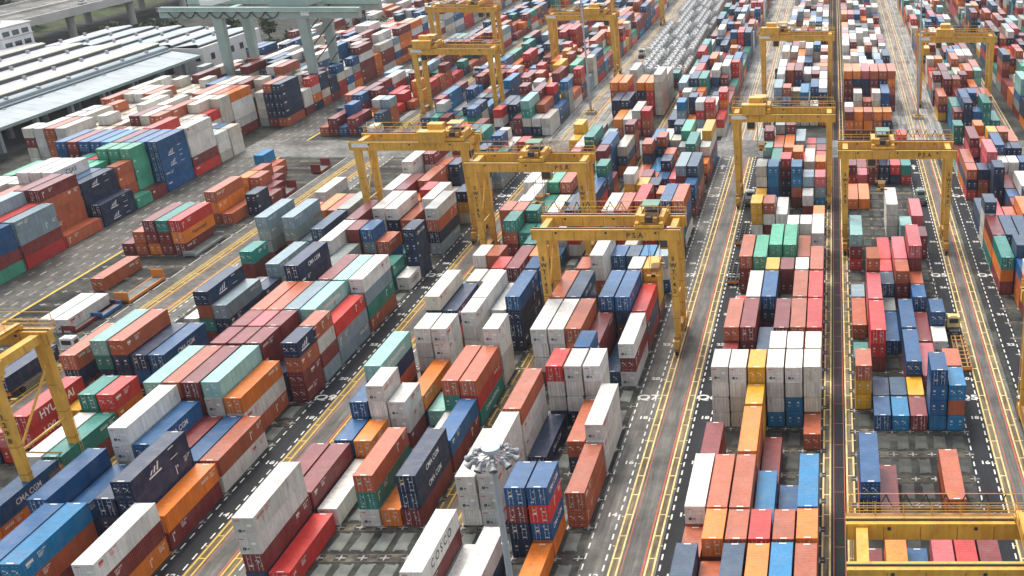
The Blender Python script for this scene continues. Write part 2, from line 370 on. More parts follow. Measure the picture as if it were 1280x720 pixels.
PAL = {'W': (.66, .64, .585), 'I': (.62, .57, .46), 'S': (.44, .102, .038), 'M': (.20, .024, .024), 'R': (.56, .028, .022), 'O': (.76, .19, .012),
       'B': (.002, .085, .23), 'N': (.004, .024, .072), 'C': (.003, .17, .36), 'D': (.022, .065, .125), 'L': (.23, .32, .36), 'T': (.012, .21, .165),
       'A': (.24, .48, .43), 'G': (.28, .32, .30), 'Y': (.72, .36, .012), 'E': (.06, .36, .22), 'P': (.58, .11, .12), 'K': (.02, .02, .022)}
CNAME = {'W': 'white', 'I': 'ivory', 'S': 'rust-red', 'M': 'maroon', 'R': 'bright red', 'O': 'orange', 'B': 'blue', 'N': 'navy', 'C': 'cyan-blue', 'D': 'slate blue',
         'L': 'pale grey-blue', 'T': 'teal green', 'A': 'pale aqua', 'G': 'grey', 'Y': 'yellow', 'E': 'mint green', 'P': 'pink-red', 'K': 'black'}
MIX = 'SSSMMMMSMRRPOOBBNNNCDDLTAGWWWWIIYES'

occ = {}
CONT = []                                             # dict per container
def put(b, r, k, n, ln, cs, near=True):
    for kk in range(k, k + (2 if ln == 40 else 1)):
        if (b, r, kk) in occ: return False
    for kk in range(k, k + (2 if ln == 40 else 1)): occ[(b, r, kk)] = n
    x = row_x(b, r) + 1.22
    y = slot_y(b, k) + .15
    L_ = 12.19 if ln == 40 else 6.06
    cs = cs + ''.join(random.choice(MIX) for _ in range(max(0, n - len(cs))))
    for t in range(n):
        c = cs[n - 1 - t] if t < n else 'S'
        jx, jy = random.uniform(-.04, .04), random.uniform(-.12, .12)
        CONT.append(dict(b=b, r=r, k=k, t=t, n=n, ln=ln, c=c, cs=cs[:n], x=x + jx, y=y + L_ / 2 + jy, z=.10 + t * T, L=L_, near=near))
    return True
for b, s in DATA.items():
    for e in s.replace('\n', '').split(';'):
        if not e.strip(): continue
        r, k, n, ln, cs = e.split()
        put(b, int(r), int(k), int(n), int(ln), cs)

CONT.append(dict(b='Q12', r=7, k=7, t=0, n=1, ln=40, c='N', cs='N', x=-128.9, y=157.5, z=1.45, L=12.19, near=True, label='long navy container riding a trailer on the road behind the left crane'))
def fill(b, rows, k0, k1, dens, hmin, hmax, mix=MIX, near=True, p40=.5):
    """Stacks nobody can read one by one in the photograph: mixed heights and colours, run by run."""
    for r in rows:
        k = k0
        while k < k1:
            if random.random() > dens: k += 1; continue
            ln = 40 if (random.random() < p40 and k + 1 < k1) else 20
            n = random.randint(hmin, hmax)
            run = random.random() < .45
            c0 = random.choice(mix)
            cs = ''.join(c0 if run and random.random() < .75 else random.choice(mix) for _ in range(n))
            put(b, r, k, n, ln, cs, near)
            k += 2 if ln == 40 else 1
WH = 'WWWWWIIGSMMNBOL'
fill('Q6', range(6), 23, 28, .95, 2, 4)
fill('Q6', range(6), 19, 21, .25, 1, 2)
fill('Q5', range(6), 25, 28, .5, 1, 3)
fill('Q7', range(6), 22, 28, .95, 2, 4)
fill('Q7', range(0, 5), 10, 22, .7, 1, 3)
fill('Q8', range(6), 16, 28, .85, 2, 4)
fill('Q8', range(0, 5), 11, 17, .75, 1, 3)
fill('Q10', range(6), 18, 28, .75, 2, 4)
fill('Q10', range(0, 4), 12, 19, .6, 1, 2)
fill('Q11', range(3, 6), 14, 28, .12, 1, 1)
fill('Q12', range(6), 19, 27, .18, 1, 2)
fill('Q4', range(6), 16, 28, .8, 2, 4)
fill('Q4', range(2, 6), 8, 17, .7, 1, 3)
fill('Q3', range(6), 16, 28, .8, 2, 4)
fill('L1', range(1, 9), 5, 25, .85, 3, 4, 'WWWISSMMMLBNE')
# beyond the cross road
F0, F1 = 31, 76
FAR = {'Q8': '0 35 4 40 OSSM;1 35 4 40 ORDM;3 35 4 40 ONMS;4 35 4 40 ORRM;5 35 5 40 IIIII;1 33 3 40 NNN;2 33 3 40 NNR;2 31 2 40 OS;4 31 3 40 IRM;3 31 2 40 IW;0 31 1 20 G;5 31 3 20 RSM;'
              '0 38 1 20 W;1 38 4 40 WIIG;5 37 4 40 IIGG;2 38 2 20 WM;4 40 2 20 DM;5 41 2 20 TM',
       'Q5': '0 31 3 20 MOM;1 31 3 20 OOM;2 31 3 20 SOM;3 31 3 20 OSM;4 31 3 20 ONM;0 32 3 20 WDM;1 33 4 20 WIIM;2 33 3 20 SSM;3 33 4 20 WIIG;4 33 4 40 BBCC;0 33 2 20 OM;'
              '0 36 5 40 OMMMS;1 36 5 40 ONOMM;2 36 5 40 PNNNM;3 36 5 40 SMOSM;4 36 5 40 SNNBM;5 36 5 40 SOSMM'}
for b, s_ in FAR.items():
    for e in s_.split(';'):
        r, k, n, ln, cs = e.split(); put(b, int(r), int(k), int(n), int(ln), cs, False)
for b, dens, a, z_, mx in (('Q12', .9, 1, 3, 'SSMMMRNBBDLWTO'), ('Q11', .92, 1, 3, 'SMMRNBBDLWWTOC'), ('Q10', .92, 2, 4, MIX), ('Q7', .95, 2, 4, 'SSMMRRNBBDDLWWITOC'),
                           ('Q6', .88, 2, 4, 'WWWWIISMMPLBCNO'), ('Q5', .95, 2, 4, 'WWWWIGSMMOPNBL'), ('Q4', .93, 2, 4, MIX), ('Q3', .9, 2, 5, MIX), ('Q2', .9, 2, 4, MIX)):
    fill(b, range(6), F0 + {'Q5': 38, 'Q6': 33, 'Q4': 34}.get(b, F0) - F0, F1, dens, a, z_, mx, False)
fill('Q4', (1, 2, 3, 4, 5), 31, 35, .7, 2, 4, 'BBNCSTM', False)
for r_, k_, cs in ((0, 33, 'NNNNS'), (1, 33, 'SNNNM'), (3, 31, 'OWWWM'), (4, 31, 'SWWWM'), (5, 31, 'WGGGW'), (6, 31, 'SMMMM'), (8, 31, 'MWWW'), (9, 31, 'MWW'), (2, 33, 'WIIG'), (4, 33, 'MWBSM'), (5, 33, 'WWMMM'),
                   (6, 33, 'IIGGW'), (7, 33, 'BWYWM'), (8, 33, 'WIIM')):
    put('L1', r_, k_, len(cs), 40, cs, False)
for r_, k_, cs in ((0, 27, 'WWI'), (1, 27, 'WWW'), (2, 27, 'BWI'), (3, 27, 'WWIR'), (4, 27, 'WIIM'), (0, 28, 'III'), (1, 28, 'CWI'), (2, 28, 'WIW'), (3, 29, 'RWII')):
    put('L1', r_, k_, len(cs), 20, cs, False)
for r_ in (0, 1, 2):
    for k_ in (29, 30, 31, 32): occ.setdefault(('L1', r_, k_), 0)
fill('L1', range(1, 5), 25, 29, .95, 4, 4, 'IIWWWWSM', False)
fill('L1', range(1, 15), 25, 35, .95, 4, 5, 'IIIIWWWSMIW', False)
fill('L1', range(5, 9), 24, 30, .9, 3, 4, 'IIIIW', False)
fill('L1', range(0, 14), 35, 60, .92, 3, 5, 'WWWWIIGSMMNNBOLRB', False)
fill('L1', range(0, 10), 60, 78, .9, 2, 4, MIX, False)

# ------------------------------------------------------------------ the ground, roads and painted markings
YN0, YN1, YF0, YF1 = 20.0, 289.5, 307.0, 640.0
g = MB(); g.quad([(-2600, -300, 0), (2600, -300, 0), (2600, 4500, 0), (-2600, 4500, 0)], M['yard'])
ground = tag(g.build('yard_ground'), kind='structure')

def strip(name, x0, x1, z, m, spans=((YN0, YN1), (YF0, YF1))):
    q = MB()
    for a, b in spans:
        n = max(1, int((b - a) / 60))
        for i in range(n):
            q.quad([(x0, a + (b - a) * i / n, z), (x1, a + (b - a) * i / n, z), (x1, a + (b - a) * (i + 1) / n, z), (x0, a + (b - a) * (i + 1) / n, z)], m)
    return tag(q.build(name), kind='structure')
NARROW = [(-.85, 2.4), (-51.05, -47.9), (-101.5, -98.3), (48.8, 52.1)]
WIDE = [(23.4, 26.75), (-26.45, -22.1), (-77.1, -72.6), (-127.2, -122.8)]
for i, (a, b) in enumerate(NARROW):
    strip('service_road', a - .8, b + .8, .004, M['asphalt'] if i < 1 else M['road'])
for a, b in WIDE:
    strip('road', a - 1.2, b + 1.2, .004, M['road'], ((YN0, YN1),)); strip('road', a - 5.5, b + 5.5, .004, M['far_road'], ((YF0, YF1),))
LANES = {'Q9': (-80.8, -78.2, 'asphalt', -79.5), 'Q8': (-71.4, -68.9, 'road', -70.1), 'Q7': (-30.3, -27.7, 'road', -29.0), 'Q6': (-20.9, -18.4, 'asphalt', -19.7),
         'Q5': (19.8, 22.4, 'asphalt', 21.1), 'Q4': (29.2, 31.7, 'asphalt', 30.4), 'Q11': (-121.6, -119.0, 'road', -120.3)}
for k_, (a, b, m_, _) in LANES.items():
    strip('truck_lane', a - .35, b + .35, .008, M[m_], ((YN0, YN1),))
strip('road', -163.0, -149.2, .004, M['apron'])
strip('road', -131.4, -122.0, .006, M['apron'])
q = MB(); q.quad([(-163, YN1, .010), (160, YN1, .010), (160, YF0, .010), (-163, YF0, .010)], M['pave'])
tag(q.build('cross_road'), kind='structure')

def line(q, x, w_, z, m, y0, y1):
    q.quad([(x - w_ / 2, y0, z), (x + w_ / 2, y0, z), (x + w_ / 2, y1, z), (x - w_ / 2, y1, z)], m)
SP = ((YN0, YN1), (YF0, YF1))
for i, (a, b) in enumerate(NARROW + WIDE):
    pm = M['roadyellow'] if (a, b) in ((-51.05, -47.9), (-77.1, -72.6), (-101.5, -98.3), (-127.2, -122.8)) else M['cream']
    for x in (a, b):
        strip('wheel_runway', x - .62, x + .62, .012, M['runway'], ((YN0, YN1),))
        q = MB()
        for y0, y1 in SP:
            line(q, x - .46, .22, .016, pm, y0, y1); line(q, x + .46, .22, .016, pm, y0, y1)
            y = y0 + 1.3
            while y < y1:
                q.quad([(x - .35, y, .016), (x + .35, y, .016), (x + .35, y + .2, .016), (x - .35, y + .2, .016)], pm)
                y += 4.7
            s = -1 if x == a else 1
            y = y0 + 2.9
            while y < y1:
                x2 = x + s * .54; x3 = x + s * .95
                q.quad([(min(x2, x3), y, .016), (max(x2, x3), y, .016), (max(x2, x3), y + .14, .016), (min(x2, x3), y + .14, .016)], pm)
                y += 6.45
        tag(q.build('runway_marking'), kind='structure')
    q = MB()
    wide = b - a > 3.3
    for x, w_ in (((a + .95), .10), ((b - .85), .20 if wide else .10)):
        for y0, y1 in SP: line(q, x, w_, .016, M['roadred'], y0, y1)
    if not wide:
        y = YN0
        while y < YN1:
            q.quad([(a + 1.0, y, .016), (b - .9, y, .016), (b - .9, y + .08, .016), (a + 1.0, y + .08, .016)], M['roadred']); y += 6.2
    tag(q.build('red_line_marking'), kind='structure')
q = MB()
for y0, y1 in SP:
    for x in (-128.6, -128.2): line(q, x, .16, .016, M['roadyellow'], y0, y1)
    line(q, -149.6, .5, .016, M['roadyellow'], y0, y1)
    line(q, -131.2, .14, .016, M['roadwhite'], y0, y1)
tag(q.build('road_edge_marking'), kind='structure')
def dashes(name, xs, ln, per, w_, z, m, spans=SP):
    q = MB()
    for x in xs:
        for y0, y1 in spans:
            y = y0 + random.random() * .3
            while y < y1:
                line(q, x, w_, z, m, y, y + ln); y += per
    tag(q.build(name), kind='structure')
for k_, (a, b, m_, _) in LANES.items():
    dashes('lane_dash_marking', (a, b), 1.2, 2.15, .2, .014, M['roadwhite'])
dashes('lane_dash_marking', (-160.2, -158.0, -155.6, -153.2, -151.2), 2.0, 5.1, .34, .012, M['oldwhite'])
def ground_text(s, x, y, size, z=.018, m=None, sx=1.15, rz=0):
    o = obj('painted_number', text_mesh(s, m or M['roadwhite'], size, .03 * size, sx), None, (x, y, z))
    o.rotation_euler = (0, 0, rz)
    tag(o, kind='structure')
for k_, (a, b, m_, cx) in LANES.items():
    if k_ in ('Q8', 'Q11'): continue
    for kk in (-2, 6, 14, 22): ground_text(k_, cx, slot_y('Q6', kk) + 3.2, 2.2)
    for kk in range(-3, 28, 2):
        if kk not in (-2, 6, 14, 22): ground_text(str(13 + kk), cx + .3, slot_y('Q6', kk) + 3.2, 1.2)
    q = MB(); y = slot_y('Q6', 26); cx2 = cx
    q.add([(cx2 - .3, y, .018), (cx2 + .3, y, .018), (cx2 + .3, y + 2.4, .018), (cx2 - .3, y + 2.4, .018)], [(0, 1, 2, 3)], M['roadwhite'])
    q.add([(cx2 - .95, y + 2.4, .018), (cx2 + .95, y + 2.4, .018), (cx2, y + 4.4, .018)], [(0, 1, 2)], M['roadwhite'])
    tag(q.build('painted_arrow'), kind='structure')

# slots: ground beams with cross-shaped corner pads, and concrete slabs on the slots that stand empty
for b in ('Q4', 'Q5', 'Q6', 'Q7', 'Q8', 'Q10', 'Q11', 'Q12'):
    q, q2 = MB(), MB()
    x0, x1 = row_x(b, 0) - .2, row_x(b, 5) + 2.64
    for k in range(-4, 28):
        y = slot_y(b, k) - .12
        q.quad([(x0, y - .75, .014), (x1, y - .75, .014), (x1, y + .85, .014), (x0, y + .85, .014)], M['concrete_beam'] if 'concrete_beam' in M else M.setdefault('concrete_beam', ground_mat('ground_beam', (.17, .15, .11), (.05, .045, .036), s=.5)))
        if k > 21: continue
        for j in range(7):
            x = row_x(b, j) - .13
            q2.quad([(x - .72, y - .55, .020), (x + .72, y - .55, .020), (x + .72, y + .65, .020), (x - .72, y + .65, .020)], M['pad'])
            for (ax, ay) in ((.62, .10), (.10, .5)):
                q2.quad([(x - ax, y + .05 - ay, .024 + .004 * (ax < ay)), (x + ax, y + .05 - ay, .024 + .004 * (ax < ay)), (x + ax, y + .05 + ay, .024 + .004 * (ax < ay)), (x - ax, y + .05 + ay, .024 + .004 * (ax < ay))], M['oldwhite'])
    tag(q.build('ground_beam'), kind='structure'); tag(q2.build('slot_corner_marking'), kind='structure')
def slab_mesh(i):
    rr = random.Random(i)
    bm = bmesh.new()
    n = 10; pts = []
    for (sx, sy) in ((-1, -1), (1, -1), (1, 1), (-1, 1)):
        for t in (0, .5, 1):
            c_ = .22 + rr.random() * .25
            px = sx * (.92 - (c_ if t == (0 if sx * sy > 0 else 1) else c_ * .3 if t == .5 else 0))
            py = sy * (2.0 - (c_ if t == (1 if sx * sy > 0 else 0) else c_ * .3 if t == .5 else 0))
            pts.append((px, py))
    top = [bm.verts.new((x, y, .05)) for x, y in pts]; bot = [bm.verts.new((x * 1.02, y * 1.02, 0)) for x, y in pts]
    bm.faces.new(top)
    for i_ in range(len(top)):
        j_ = (i_ + 1) % len(top); bm.faces.new((bot[i_], bot[j_], top[j_], top[i_]))
    bm.normal_update(); bmesh.ops.recalc_face_normals(bm, faces=bm.faces)
    me = bpy.data.meshes.new('concrete_slab'); bm.to_mesh(me); bm.free(); me.materials.append(M['slab'] if i < 5 else M['slab_dark']); return me
SLABS = [slab_mesh(i) for i in range(10)]
ns = 0
for b in ('Q7', 'Q8', 'Q6', 'Q5', 'Q10', 'Q12', 'Q11', 'Q4'):
    for k in range(-3, 26):
        for r in range(6):
            if (b, r, k) in occ or ns >= 290: continue
            obj('concrete_slab', SLABS[ns % 5 + (5 if b in ('Q4', 'Q5', 'Q6') else 0)], ground, (row_x(b, r) + 1.22, slot_y(b, k) + 3.2, .014)); ns += 1

# ------------------------------------------------------------------ containers
HW, HC = 1.219, T - .012
def corr(q, L_, z0, z1, sgn, m):
    """Corrugated side wall as real geometry."""
    y = -L_ / 2 + .17; ys = []
    n = int((L_ - .34) / .28); p = (L_ - .34) / n
    for i in range(n):
        for t, dx in ((0, 0), (.25, 0), (.5, 1), (.75, 1)): ys.append((y + (i + t) * p, dx))
    ys.append((L_ / 2 - .17, 0))
    vs_ = []
    for yy, dx in ys:
        x = sgn * (HW - .012 - .026 * dx); vs_ += [(x, yy, z0), (x, yy, z1)]
    fs = [(2 * i, 2 * i + 2, 2 * i + 3, 2 * i + 1) if sgn > 0 else (2 * i + 2, 2 * i, 2 * i + 1, 2 * i + 3) for i in range(len(ys) - 1)]
    q.add(vs_, fs, m)
def roof(q, L_, m):
    n = int((L_ - .2) / .45); p = (L_ - .2) / n; vs_, ys = [], []
    for i in range(n):
        for t, dz in ((0, 0), (.3, 0), (.5, 1), (.8, 1)): ys.append((-L_ / 2 + .1 + (i + t) * p, dz))
    ys.append((L_ / 2 - .1, 0))
    for yy, dz in ys: vs_ += [(-HW + .07, yy, HC - .012 - .009 * dz), (HW - .07, yy, HC - .012 - .009 * dz)]
    q.add(vs_, [(2 * i, 2 * i + 1, 2 * i + 3, 2 * i + 2) for i in range(len(ys) - 1)], m)
def body_mesh(L_, kind):
    q = MB(); m = M['paint']; h2 = L_ / 2
    for s in (-1, 1):
        x0, x1 = sorted((s * HW, s * (HW - .07)))
        q.box(x0, x1, -h2 + .1, h2 - .1, 0, .15, m); q.box(x0, x1, -h2 + .1, h2 - .1, HC - .07, HC, m)
        if kind == 'dry': corr(q, L_, .15, HC - .07, s, m)
        else:
            n = 12 if L_ > 8 else 6
            for i in range(n):
                a = -h2 + .1 + (L_ - .2) * i / n; e = -h2 + .1 + (L_ - .2) * (i + 1) / n - .025
                q.box(min(s * (HW - .015), s * (HW - .1)), max(s * (HW - .015), s * (HW - .1)), a, e, .15, HC - .07, m, False)
        for e in (-1, 1):
            y0, y1 = sorted((e * h2, e * (h2 - .1)))
            q.box(x0 if s < 0 else x0 - .05, x1 if s > 0 else x1 + .05, y0, y1, .10, HC - .10, m)
            for z0, z1 in ((-.004, .10), (HC - .10, HC + .004)):
                xx = sorted((s * (HW + .003), s * (HW - .17)))
                yy = sorted((e * (h2 + .003), e * (h2 - .17)))
                q.box(xx[0], xx[1], yy[0], yy[1], z0, z1, m)
    if kind == 'dry':
        roof(q, L_, m)
        for y0, y1 in ((-h2 + .11, -h2 + .27), (h2 - .3, h2 - .14)): q.box(-.35, .45, y0, y1, HC - .012, HC + .004, M['plate'], False)
    else:
        n = 5 if L_ > 8 else 3
        for i in range(n):
            q.box(-HW + .07, HW - .07, -h2 + .1 + (L_ - .2) * i / n, -h2 + .1 + (L_ - .2) * (i + 1) / n - .02, HC - .06, HC - .008, m, False)
    q.box(-HW + .12, HW - .12, -h2, -h2 + .1, HC - .16, HC - .004, m); q.box(-HW + .12, HW - .12, -h2, -h2 + .1, 0, .13, m)
    q.box(-HW + .12, HW - .12, h2 - .1, h2 - .03, .02, HC - .02, m)
    q.quad([(-HW + .05, -h2 + .1, .1), (-HW + .05, h2 - .1, .1), (HW - .05, h2 - .1, .1), (HW - .05, -h2 + .1, .1)], m)
    return q.mesh('body_%s' % kind)
def door_mesh(side, var):
    """One door leaf, hinged at x = side*1.1; local origin at the door's foot on the end plane."""
    q = MB(); m = M['paint']; rr = random.Random(var * 7 + side)
    x0, x1 = (-1.09, -.012) if side < 0 else (.012, 1.09)
    q.box(x0, x1, .03, .07, .135, HC - .165, m)
    for i in range(3):
        z0 = .22 + i * .70; q.box(x0 + .06, x1 - .06, .012, .03, z0, z0 + .58, m)
    for fx in (.30, .72):
        x = x0 + (x1 - x0) * fx
        q.bar((x, .0, .1), (x, .0, HC - .14), .028, M['galv'] if var else m, 5)
        q.box(x - .10, x + .12, -.035, .0, 1.05, 1.11, M['galv'])
        for z in (.35, 1.6, 2.05): q.box(x - .06, x + .06, -.03, .012, z, z + .05, M['galv'])
    for z in (.3, .95, 1.6, 2.1):
        xx = x0 if side < 0 else x1; q.box(xx - .05, xx + .05, -.01, .03, z, z + .12, m)
    for i in range(4 if side > 0 else 3):
        w_, h_ = rr.uniform(.14, .42), rr.uniform(.05, .2)
        px, pz = rr.uniform(x0 + .1, x1 - .45), rr.choice((.35, .75, 1.25, 1.5, 1.75, 1.95)) + rr.uniform(-.04, .04)
        q.box(px, px + w_, .002, .012, pz, pz + h_, M['plate_yellow'] if rr.random() < .12 else M['plate'])
    return q.mesh('door')
def cooler_mesh():
    q = MB(); m = M['paint']
    q.box(-1.08, 1.08, .03, .08, .13, HC - .16, m)
    for x in (-.75, -.38, 0, .38, .75): q.box(x - .018, x + .018, .01, .03, .2, HC - .2, M['galv'])
    for z in (.62, 1.15, 1.7): q.box(-1.05, 1.05, .012, .03, z, z + .03, M['galv'])
    q.box(-.30, .1, .005, .03, .5, .72, M['galv']); q.box(.3, .8, .005, .03, 1.3, 1.6, M['plate'])
    q.box(-1.0, -.45, .004, .03, 2.02, 2.12, M['redink'])
    return q.mesh('cooling_unit')
def fan_mesh():
    q = MB(); q.bar((-.62, .028, .72), (-.62, -.02, .72), .21, M['dark'], 12); q.bar((-.62, -.02, .72), (-.62, -.04, .72), .06, M['galv'], 8)
    q.box(-.26, -.05, -.01, .005, .66, .82, M['dark']); return q.mesh('fan')
BODY = {(k_, L_): body_mesh(L_, k_) for k_ in ('dry', 'reefer') for L_ in (12.19, 6.06)}
DOORS = {(s, v): door_mesh(s, v) for s in (-1, 1) for v in range(4)}
COOL, FAN = cooler_mesh(), fan_mesh()

# which containers show, and how large: rays from the camera against all the boxes
ca, sa = math.cos(PITCH), math.sin(PITCH)
def project(X, Y, Z):
    dd = CAM_H - Z; w_ = Y * ca + dd * sa
    return 1041.3 + FOC * X / w_, 409.1 + FOC * (dd * ca - Y * sa) / w_
V, F = [], []
for i, c in enumerate(CONT):
    x0, x1, y0, y1, z0, z1 = c['x'] - HW, c['x'] + HW, c['y'] - c['L'] / 2, c['y'] + c['L'] / 2, c['z'], c['z'] + HC
    o = len(V)
    V += [(x0, y0, z0), (x1, y0, z0), (x1, y1, z0), (x0, y1, z0), (x0, y0, z1), (x1, y0, z1), (x1, y1, z1), (x0, y1, z1)]
    F += [(o + 4, o + 5, o + 6, o + 7), (o, o + 1, o + 5, o + 4), (o + 1, o + 2, o + 6, o + 5), (o + 2, o + 3, o + 7, o + 6), (o + 3, o, o + 4, o + 7)]
bvh = BVHTree.FromPolygons(V, F)
seen = [0] * len(CONT)
eye = Vector((0, 0, CAM_H))
for py in range(1, 720, 3):
    for px in range(1, 1280, 3):
        u, v = (px - 1041.3) / FOC, (py - 409.1) / FOC
        dv = Vector((u, ca - v * sa, -sa - v * ca))
        h = bvh.ray_cast(eye, dv, 900)
        if h[2] is not None: seen[h[2] // 5] += 1
order = sorted(range(len(CONT)), key=lambda i: -seen[i])
BIG = set(i for i in order[:300] if seen[i] > 0)

# labels that single each container out
ORD = ['zeroth', 'first', 'second', 'third', 'fourth', 'fifth', 'sixth', 'seventh', 'eighth', 'ninth', 'tenth', 'eleventh', 'twelfth', 'thirteenth', 'fourteenth',
       'fifteenth', 'sixteenth', 'seventeenth', 'eighteenth', 'nineteenth', 'twentieth']
TENS = {2: 'twent', 3: 'thirt', 4: 'fort', 5: 'fift', 6: 'sixt', 7: 'sevent', 8: 'eight'}
def ordinal(n):
    if n <= 20: return ORD[n]
    return TENS[n // 10] + ('y-' + ORD[n % 10] if n % 10 else 'ieth')
NUM = ['none', 'one', 'two', 'three', 'four', 'five', 'six']
def kind_of(c): return 'reefer' if c['c'] == 'W' and c['b'] != 'L1' else 'dry'
LOGO = {}                                             # (block,row,slot,tier) -> (text, material, size, stretch)
def logo(b, r, k, t, *a): LOGO[(b, r, k, t)] = a
logo('Q7', 0, -2, 2, 'C O S C O', 'ink', 1.5, 1.0); logo('Q10', 5, 13, 0, 'COSCO', 'ink', 1.15, 1.0)
logo('Q7', 0, -2, 0, 'CHINA SHIPPING', 'white', 1.0, .9); logo('Q8', 0, 5, 3, 'CHINA SHIPPING', 'white', 1.0, .9)
logo('Q10', 4, 10, 3, 'CHINA SHIPPING', 'white', .95, .9); logo('Q8', 5, 5, 0, 'CHINA SHIPPING', 'white', 1.0, .9); logo('Q10', 4, 8, 3, 'CHINA SHIPPING', 'white', .95, .9)
for key in (('Q8', 5, 1, 2), ('Q8', 5, 1, 1), ('Q10', 2, 2, 2), ('Q11', 5, 6, 2), ('Q11', 5, 0, 1), ('Q7', 5, 9, 1), ('Q10', 4, 10, 0), ('Q7', 1, 9, 3), ('Q7', 2, 3, 0), ('Q10', 1, 10, 4)):
    logo(*key, 'CMA CGM', 'white', 1.1, .95)
for key in (('Q7', 4, 0, 3), ('Q7', 4, 0, 1), ('Q10', 5, 14, 3), ('Q10', 5, 14, 2), ('Q10', 5, 14, 1)): logo(*key, 'CMA CGM', 'white', .9, 1.0)
for t in (2, 1): logo('Q11', 2, 3, t, 'HYUNDAI', 'white', 1.7, 1.0)
for t in (4, 3): logo('L1', 3, 19, t, 'CSAV', 'ink', 1.6, 1.0)
logo('Q12', 4, 16, 1, 'Hapag-Lloyd', 'ink', 1.1, 1.0); logo('Q10', 2, 16, 1, 'K LINE', 'white', 1.2, 1.0)
EMBLEM = {('Q10', 4, 0, 3), ('L1', 0, 19, 1), ('L1', 0, 19, 0), ('L1', 1, 19, 3), ('Q10', 5, 6, 3), ('Q11', 4, 9, 3), ('L1', 0, 23, 3), ('L1', 0, 23, 2), ('L1', 1, 22, 3), ('L1', 1, 22, 2), ('L1', 1, 22, 1)}
ROWREF = {'Q6': ('right of lane Q6', 0), 'Q5': ('left of lane Q5', 5), 'Q7': ('left of lane Q7', 5), 'Q8': ('right of lane Q9', 0), 'Q10': ('left of lane Q9', 5),
          'Q4': ('right of lane Q4', 0), 'Q11': ('behind the left crane', 5), 'Q12': ('by the left road', 5), 'L1': ('of far-left stacks', 0)}
def describe(c):
    b, r, k, t, n = c['b'], c['r'], c['k'], c['t'], c['n']
    base = ('long ' if c['ln'] == 40 else 'short ') + CNAME[c['c']] + (' reefer' if kind_of(c) == 'reefer' else ' container')
    if n == 1: tier = 'alone on the ground'
    elif t == n - 1: tier = 'top of ' + NUM[n]
    elif t == 0: tier = 'bottom of ' + NUM[n]
    else: tier = 'tier %s of %s' % (NUM[t + 1], NUM[n])
    lg = LOGO.get((b, r, k, t))
    let = (' with %s lettering' % {'ink': 'black', 'white': 'white', 'redink': 'red'}[lg[1]]) if lg else ''
    above = CNAME[c['cs'][n - 2 - t]] if t < n - 1 else None
    below = CNAME[c['cs'][n - t]] if t > 0 else None
    nb = ('on a %s one' % below) if below else ('under a %s one' % above) if above else ''
    if b in ROWREF:
        ref, r0 = ROWREF[b]; row = '%s row %s' % (ordinal(abs(r - r0) + 1), ref)
        if r < 0: row = 'on the lane'
        bay = '%s bay back' % ordinal(k + 4)
    else:
        row = 'row %s beyond the cross road' % ordinal(r + 1); bay = '%s bay back' % ordinal(k + 4)
    out = [base + let + ', ' + tier]
    if nb: out.append('%s%s, %s, %s' % (base, let, tier, nb))
    out += ['%s%s, %s, %s' % (base, let, tier, row), '%s, %s, %s, %s' % (base, tier if n > 1 else 'alone', row, bay)]
    return out
from collections import Counter
vis = [i for i in range(len(CONT)) if seen[i] > 0]
DESC = {i: describe(CONT[i]) for i in vis}
counts = Counter(s for i in vis for s in DESC[i])

plate = MB()
def emblem_mesh():
    q = MB()
    for dx, h_ in ((-1.0, .5), (-.3, .75), (.4, 1.0)):
        q.add([(dx, -.45, 0), (dx + .35, -.45, 0), (dx + .75, -.45 + h_, 0), (dx + .45, -.45 + h_, 0)], [(0, 1, 2, 3)], M['white'])
    q.add([(-1.3, -.85, 0), (1.4, -.85, 0), (1.4, -.62, 0), (-1.3, -.62, 0)], [(0, 1, 2, 3)], M['white'])
    q.add([(3.4, .6, 0), (4.6, .6, 0), (4.6, .75, 0), (3.4, .75, 0)], [(0, 1, 2, 3)], M['white'])
    q.add([(3.4, -.8, 0), (5.0, -.8, 0), (5.0, -.7, 0), (3.4, -.7, 0)], [(0, 1, 2, 3)], M['white'])
    return q.mesh('emblem')
EMB = emblem_mesh()
def mark_mesh(m, v):
    """Owner's mark, ID line and data lines of a container side, as flat print."""
    q = MB(); rr = random.Random(v)
    def r(x, y, w_, h_): q.quad([(x, y, 0), (x + w_, y, 0), (x + w_, y + h_, 0), (x, y + h_, 0)], m)
    if v % 3 == 0: r(0, 0, rr.uniform(.7, 1.3), .38); r(0, -.22, .6, .10)
    elif v % 3 == 1:
        for i in range(rr.randint(4, 7)): r(i * .34, 0, .22, .40)
    else:
        r(0, -.9, .16, rr.uniform(1.0, 1.3)); r(.3, 0, .3, .3)
    for i in range(6): r(2.0 + i * .22 + (.12 if i > 2 else 0), .35, .14, .16)
    for i in range(3): r(2.05, .12 - i * .16, rr.uniform(.5, 1.1), .07)
    return q.mesh('owner_mark')
MARKW = [mark_mesh(M['plate'], v) for v in range(6)]; MARKR = [mark_mesh(M['redink'], v) for v in (0, 3, 1)]
def jitter(c):
    base = PAL[c]; s = random.uniform(.80, 1.18); h = random.uniform(-.03, .03)
    return (min(.8, base[0] * s * (1 + h)), min(.8, base[1] * s), min(.8, base[2] * s * (1 - h)), 1.0)
